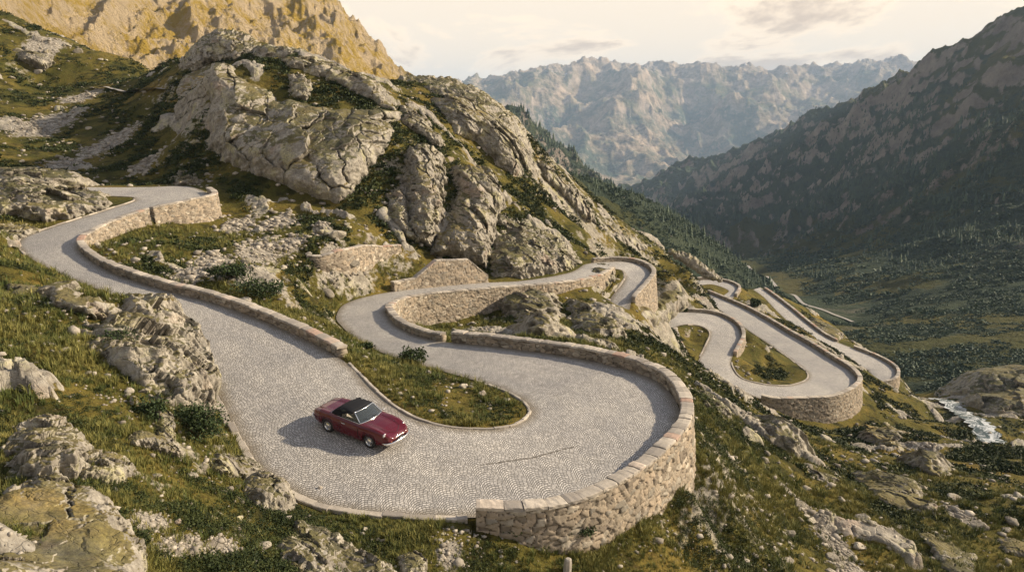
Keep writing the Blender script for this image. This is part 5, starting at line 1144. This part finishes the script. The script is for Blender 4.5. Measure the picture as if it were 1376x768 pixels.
pl = mk('number_plate', [(-2.17, -.24, .36), (-2.17, .24, .36), (-2.17, .24, .45), (-2.17, -.24, .45), (-2.155, -.24, .36), (-2.155, .24, .36), (-2.155, .24, .45), (-2.155, -.24, .45)], [(0, 3, 2, 1), (4, 5, 6, 7), (0, 1, 5, 4), (1, 2, 6, 5), (2, 3, 7, 6), (3, 0, 4, 7)], P_LMP, car, False)
# boot and bonnet shut lines
tube('bonnet_line', [(.78, -.46, .915), (1.3, -.44, .892), (1.8, -.36, .790), (1.98, 0, .705), (1.8, .36, .790), (1.3, .44, .892), (.78, .46, .915)], .006, P_DK, car, 5)
tube('boot_line', [(-1.12, -.44, .90), (-1.6, -.42, .877), (-1.98, -.34, .785), (-1.98, .34, .785), (-1.6, .42, .877), (-1.12, .44, .90)], .006, P_DK, car, 5)
# stand it on the road
fw = head; rz_ = math.atan2(head.y, head.x); zs = []
for a, b in ((WB_, -.68), (WB_, .68), (-WB_, -.68), (-WB_, .68)):
    p = mid+fw*a-side*b*1.0; zs.append(road_z(p.x, p.y) or -13.4)
pitch = math.atan2((zs[0]+zs[1])/2-(zs[2]+zs[3])/2, 2*WB_); roll = math.atan2((zs[1]+zs[3])/2-(zs[0]+zs[2])/2, 1.36)
car.location = (mid.x, mid.y, sum(zs)/4); car.rotation_mode = 'XYZ'; car.rotation_euler = (Matrix.Rotation(rz_, 3, 'Z')@Matrix.Rotation(-pitch, 3, 'Y')@Matrix.Rotation(roll, 3, 'X')).to_euler(); print('car', car.location, zs)
# ------------------------------------------------------------ sky, sun, haze, camera
SUN_AZ, SUN_EL = 76.0, 27.0     # degrees right of the view axis, above the horizon
sd = Vector((math.sin(math.radians(SUN_AZ))*math.cos(math.radians(SUN_EL)), math.cos(math.radians(SUN_AZ))*math.cos(math.radians(SUN_EL)), math.sin(math.radians(SUN_EL))))
L = bpy.data.lights.new('sun', 'SUN'); L.energy = 5.0; L.angle = math.radians(1.5); L.color = (1, .82, .60); lo = bpy.data.objects.new('sun', L); COL.objects.link(lo)
lo.rotation_euler = sd.to_track_quat('Z', 'Y').to_euler(); lo.location = (50, 0, 80)
wd = bpy.data.worlds.new('World'); S.world = wd; wd.use_nodes = True; t = wd.node_tree; t.nodes.clear()
class WB(NB):
    def __init__(s): s.t = t; s.n = t.nodes
w = WB(); out = w.n.new('ShaderNodeOutputWorld'); bg = w.n.new('ShaderNodeBackground'); t.links.new(bg.outputs[0], out.inputs[0])
sk = w.n.new('ShaderNodeTexSky'); sk.sky_type = 'NISHITA'; sk.sun_disc = False; sk.sun_elevation = math.radians(SUN_EL); sk.sun_rotation = math.radians(SUN_AZ)
sk.altitude = 2000; sk.air_density = 1.2; sk.dust_density = 4.5; sk.ozone_density = 1
gen = w.n.new('ShaderNodeTexCoord').outputs['Generated']
x, y, z = w.xyz(gen); zz = w.ma('MAXIMUM', w.ma('ADD', z, .16), .03)
q = w.comb(w.ma('DIVIDE', x, zz), w.ma('MULTIPLY', w.ma('DIVIDE', y, zz), 1.0), 0)
veil = w.mapr(w.noise(q, .35, 5, .6, .3), .22, .50, .8, .97, True)
cl = w.noise(w.vm('MULTIPLY', q, (1.0, .62, 1)), 1.05, 7, .58, .3); cm = w.mapr(cl, .485, .56, 0, 1, True)
shade = w.mapr(cl, .53, .62, 0, 1, True)
veil = w.ma('MULTIPLY', veil, w.mapr(z, .16, .55, 1, .12, True))
base_ = w.mix(veil, sk.outputs[0], (7.3, 6.1, 4.7))
cc = w.mix(shade, (8.6, 6.9, 5.0), (4.6, 3.5, 2.6))
col = w.mix(w.ma('MULTIPLY', w.ma('MULTIPLY', cm, .85), w.mapr(z, .2, .6, 1, .4)), base_, cc)
w.put(bg.inputs[0], col); bg.inputs[1].default_value = .1
def haze():
    s = bpy.data.materials.new('haze'); s.use_nodes = True; tt = s.node_tree; tt.nodes.clear(); o = tt.nodes.new('ShaderNodeOutputMaterial'); p = tt.nodes.new('ShaderNodeVolumePrincipled')
    p.inputs['Color'].default_value = (.52, .72, 1, 1); p.inputs['Density'].default_value = HAZE_D; p.inputs['Anisotropy'].default_value = 0.0; tt.links.new(p.outputs[0], o.inputs['Volume'])
    co = [Vector(c.co) for o_ in bpy.data.objects if o_.type == 'MESH' and o_.name in ('ground', 'mountains') for c in []]
    zmin = min(float(np.min(np.frombuffer(_co(o_), np.float32).reshape(-1, 3)[:, 2])) for o_ in bpy.data.objects if o_.name in ('ground', 'mountains'))
    zmax = max(float(np.max(np.frombuffer(_co(o_), np.float32).reshape(-1, 3)[:, 2])) for o_ in bpy.data.objects if o_.name in ('ground', 'mountains'))
    X = 14500.; Y0, Y1 = -300., 16900.; Z0, Z1 = zmin-1, zmax+15
    V = [(a, b, c) for a in (-X, X) for b in (Y0, Y1) for c in (Z0, Z1)]
    Fc = [(0, 1, 3, 2), (4, 6, 7, 5), (0, 4, 5, 1), (2, 3, 7, 6), (0, 2, 6, 4), (1, 5, 7, 3)]
    o = mk('haze', V, Fc, s, None, False); bm_fix(o); tag(o, kind='stuff'); print('HAZE', zmin, zmax)
def _co(o):
    a = np.zeros(len(o.data.vertices)*3, np.float32); o.data.vertices.foreach_get('co', a); return a.tobytes()
HAZE_D = 5.8e-5
haze()
cam = bpy.data.cameras.new('camera'); co_ = bpy.data.objects.new('camera', cam); COL.objects.link(co_); S.camera = co_
cam.sensor_width = 36; cam.lens = 36*F/1376; cam.clip_start = .5; cam.clip_end = 60000
co_.location = (0, 0, 0); co_.rotation_euler = (math.pi/2-PIT, 0, 0)
S.view_settings.view_transform = 'Standard'; S.view_settings.look = 'None'; S.view_settings.exposure = .68; S.view_settings.gamma = 1
S.render.engine = 'CYCLES'; S.cycles.use_denoising = True; S.cycles.max_bounces = 5; S.cycles.diffuse_bounces = 2; S.cycles.glossy_bounces = 2; S.cycles.transmission_bounces = 4; S.cycles.volume_bounces = 1
S.cycles.caustics_reflective = False; S.cycles.caustics_refractive = False
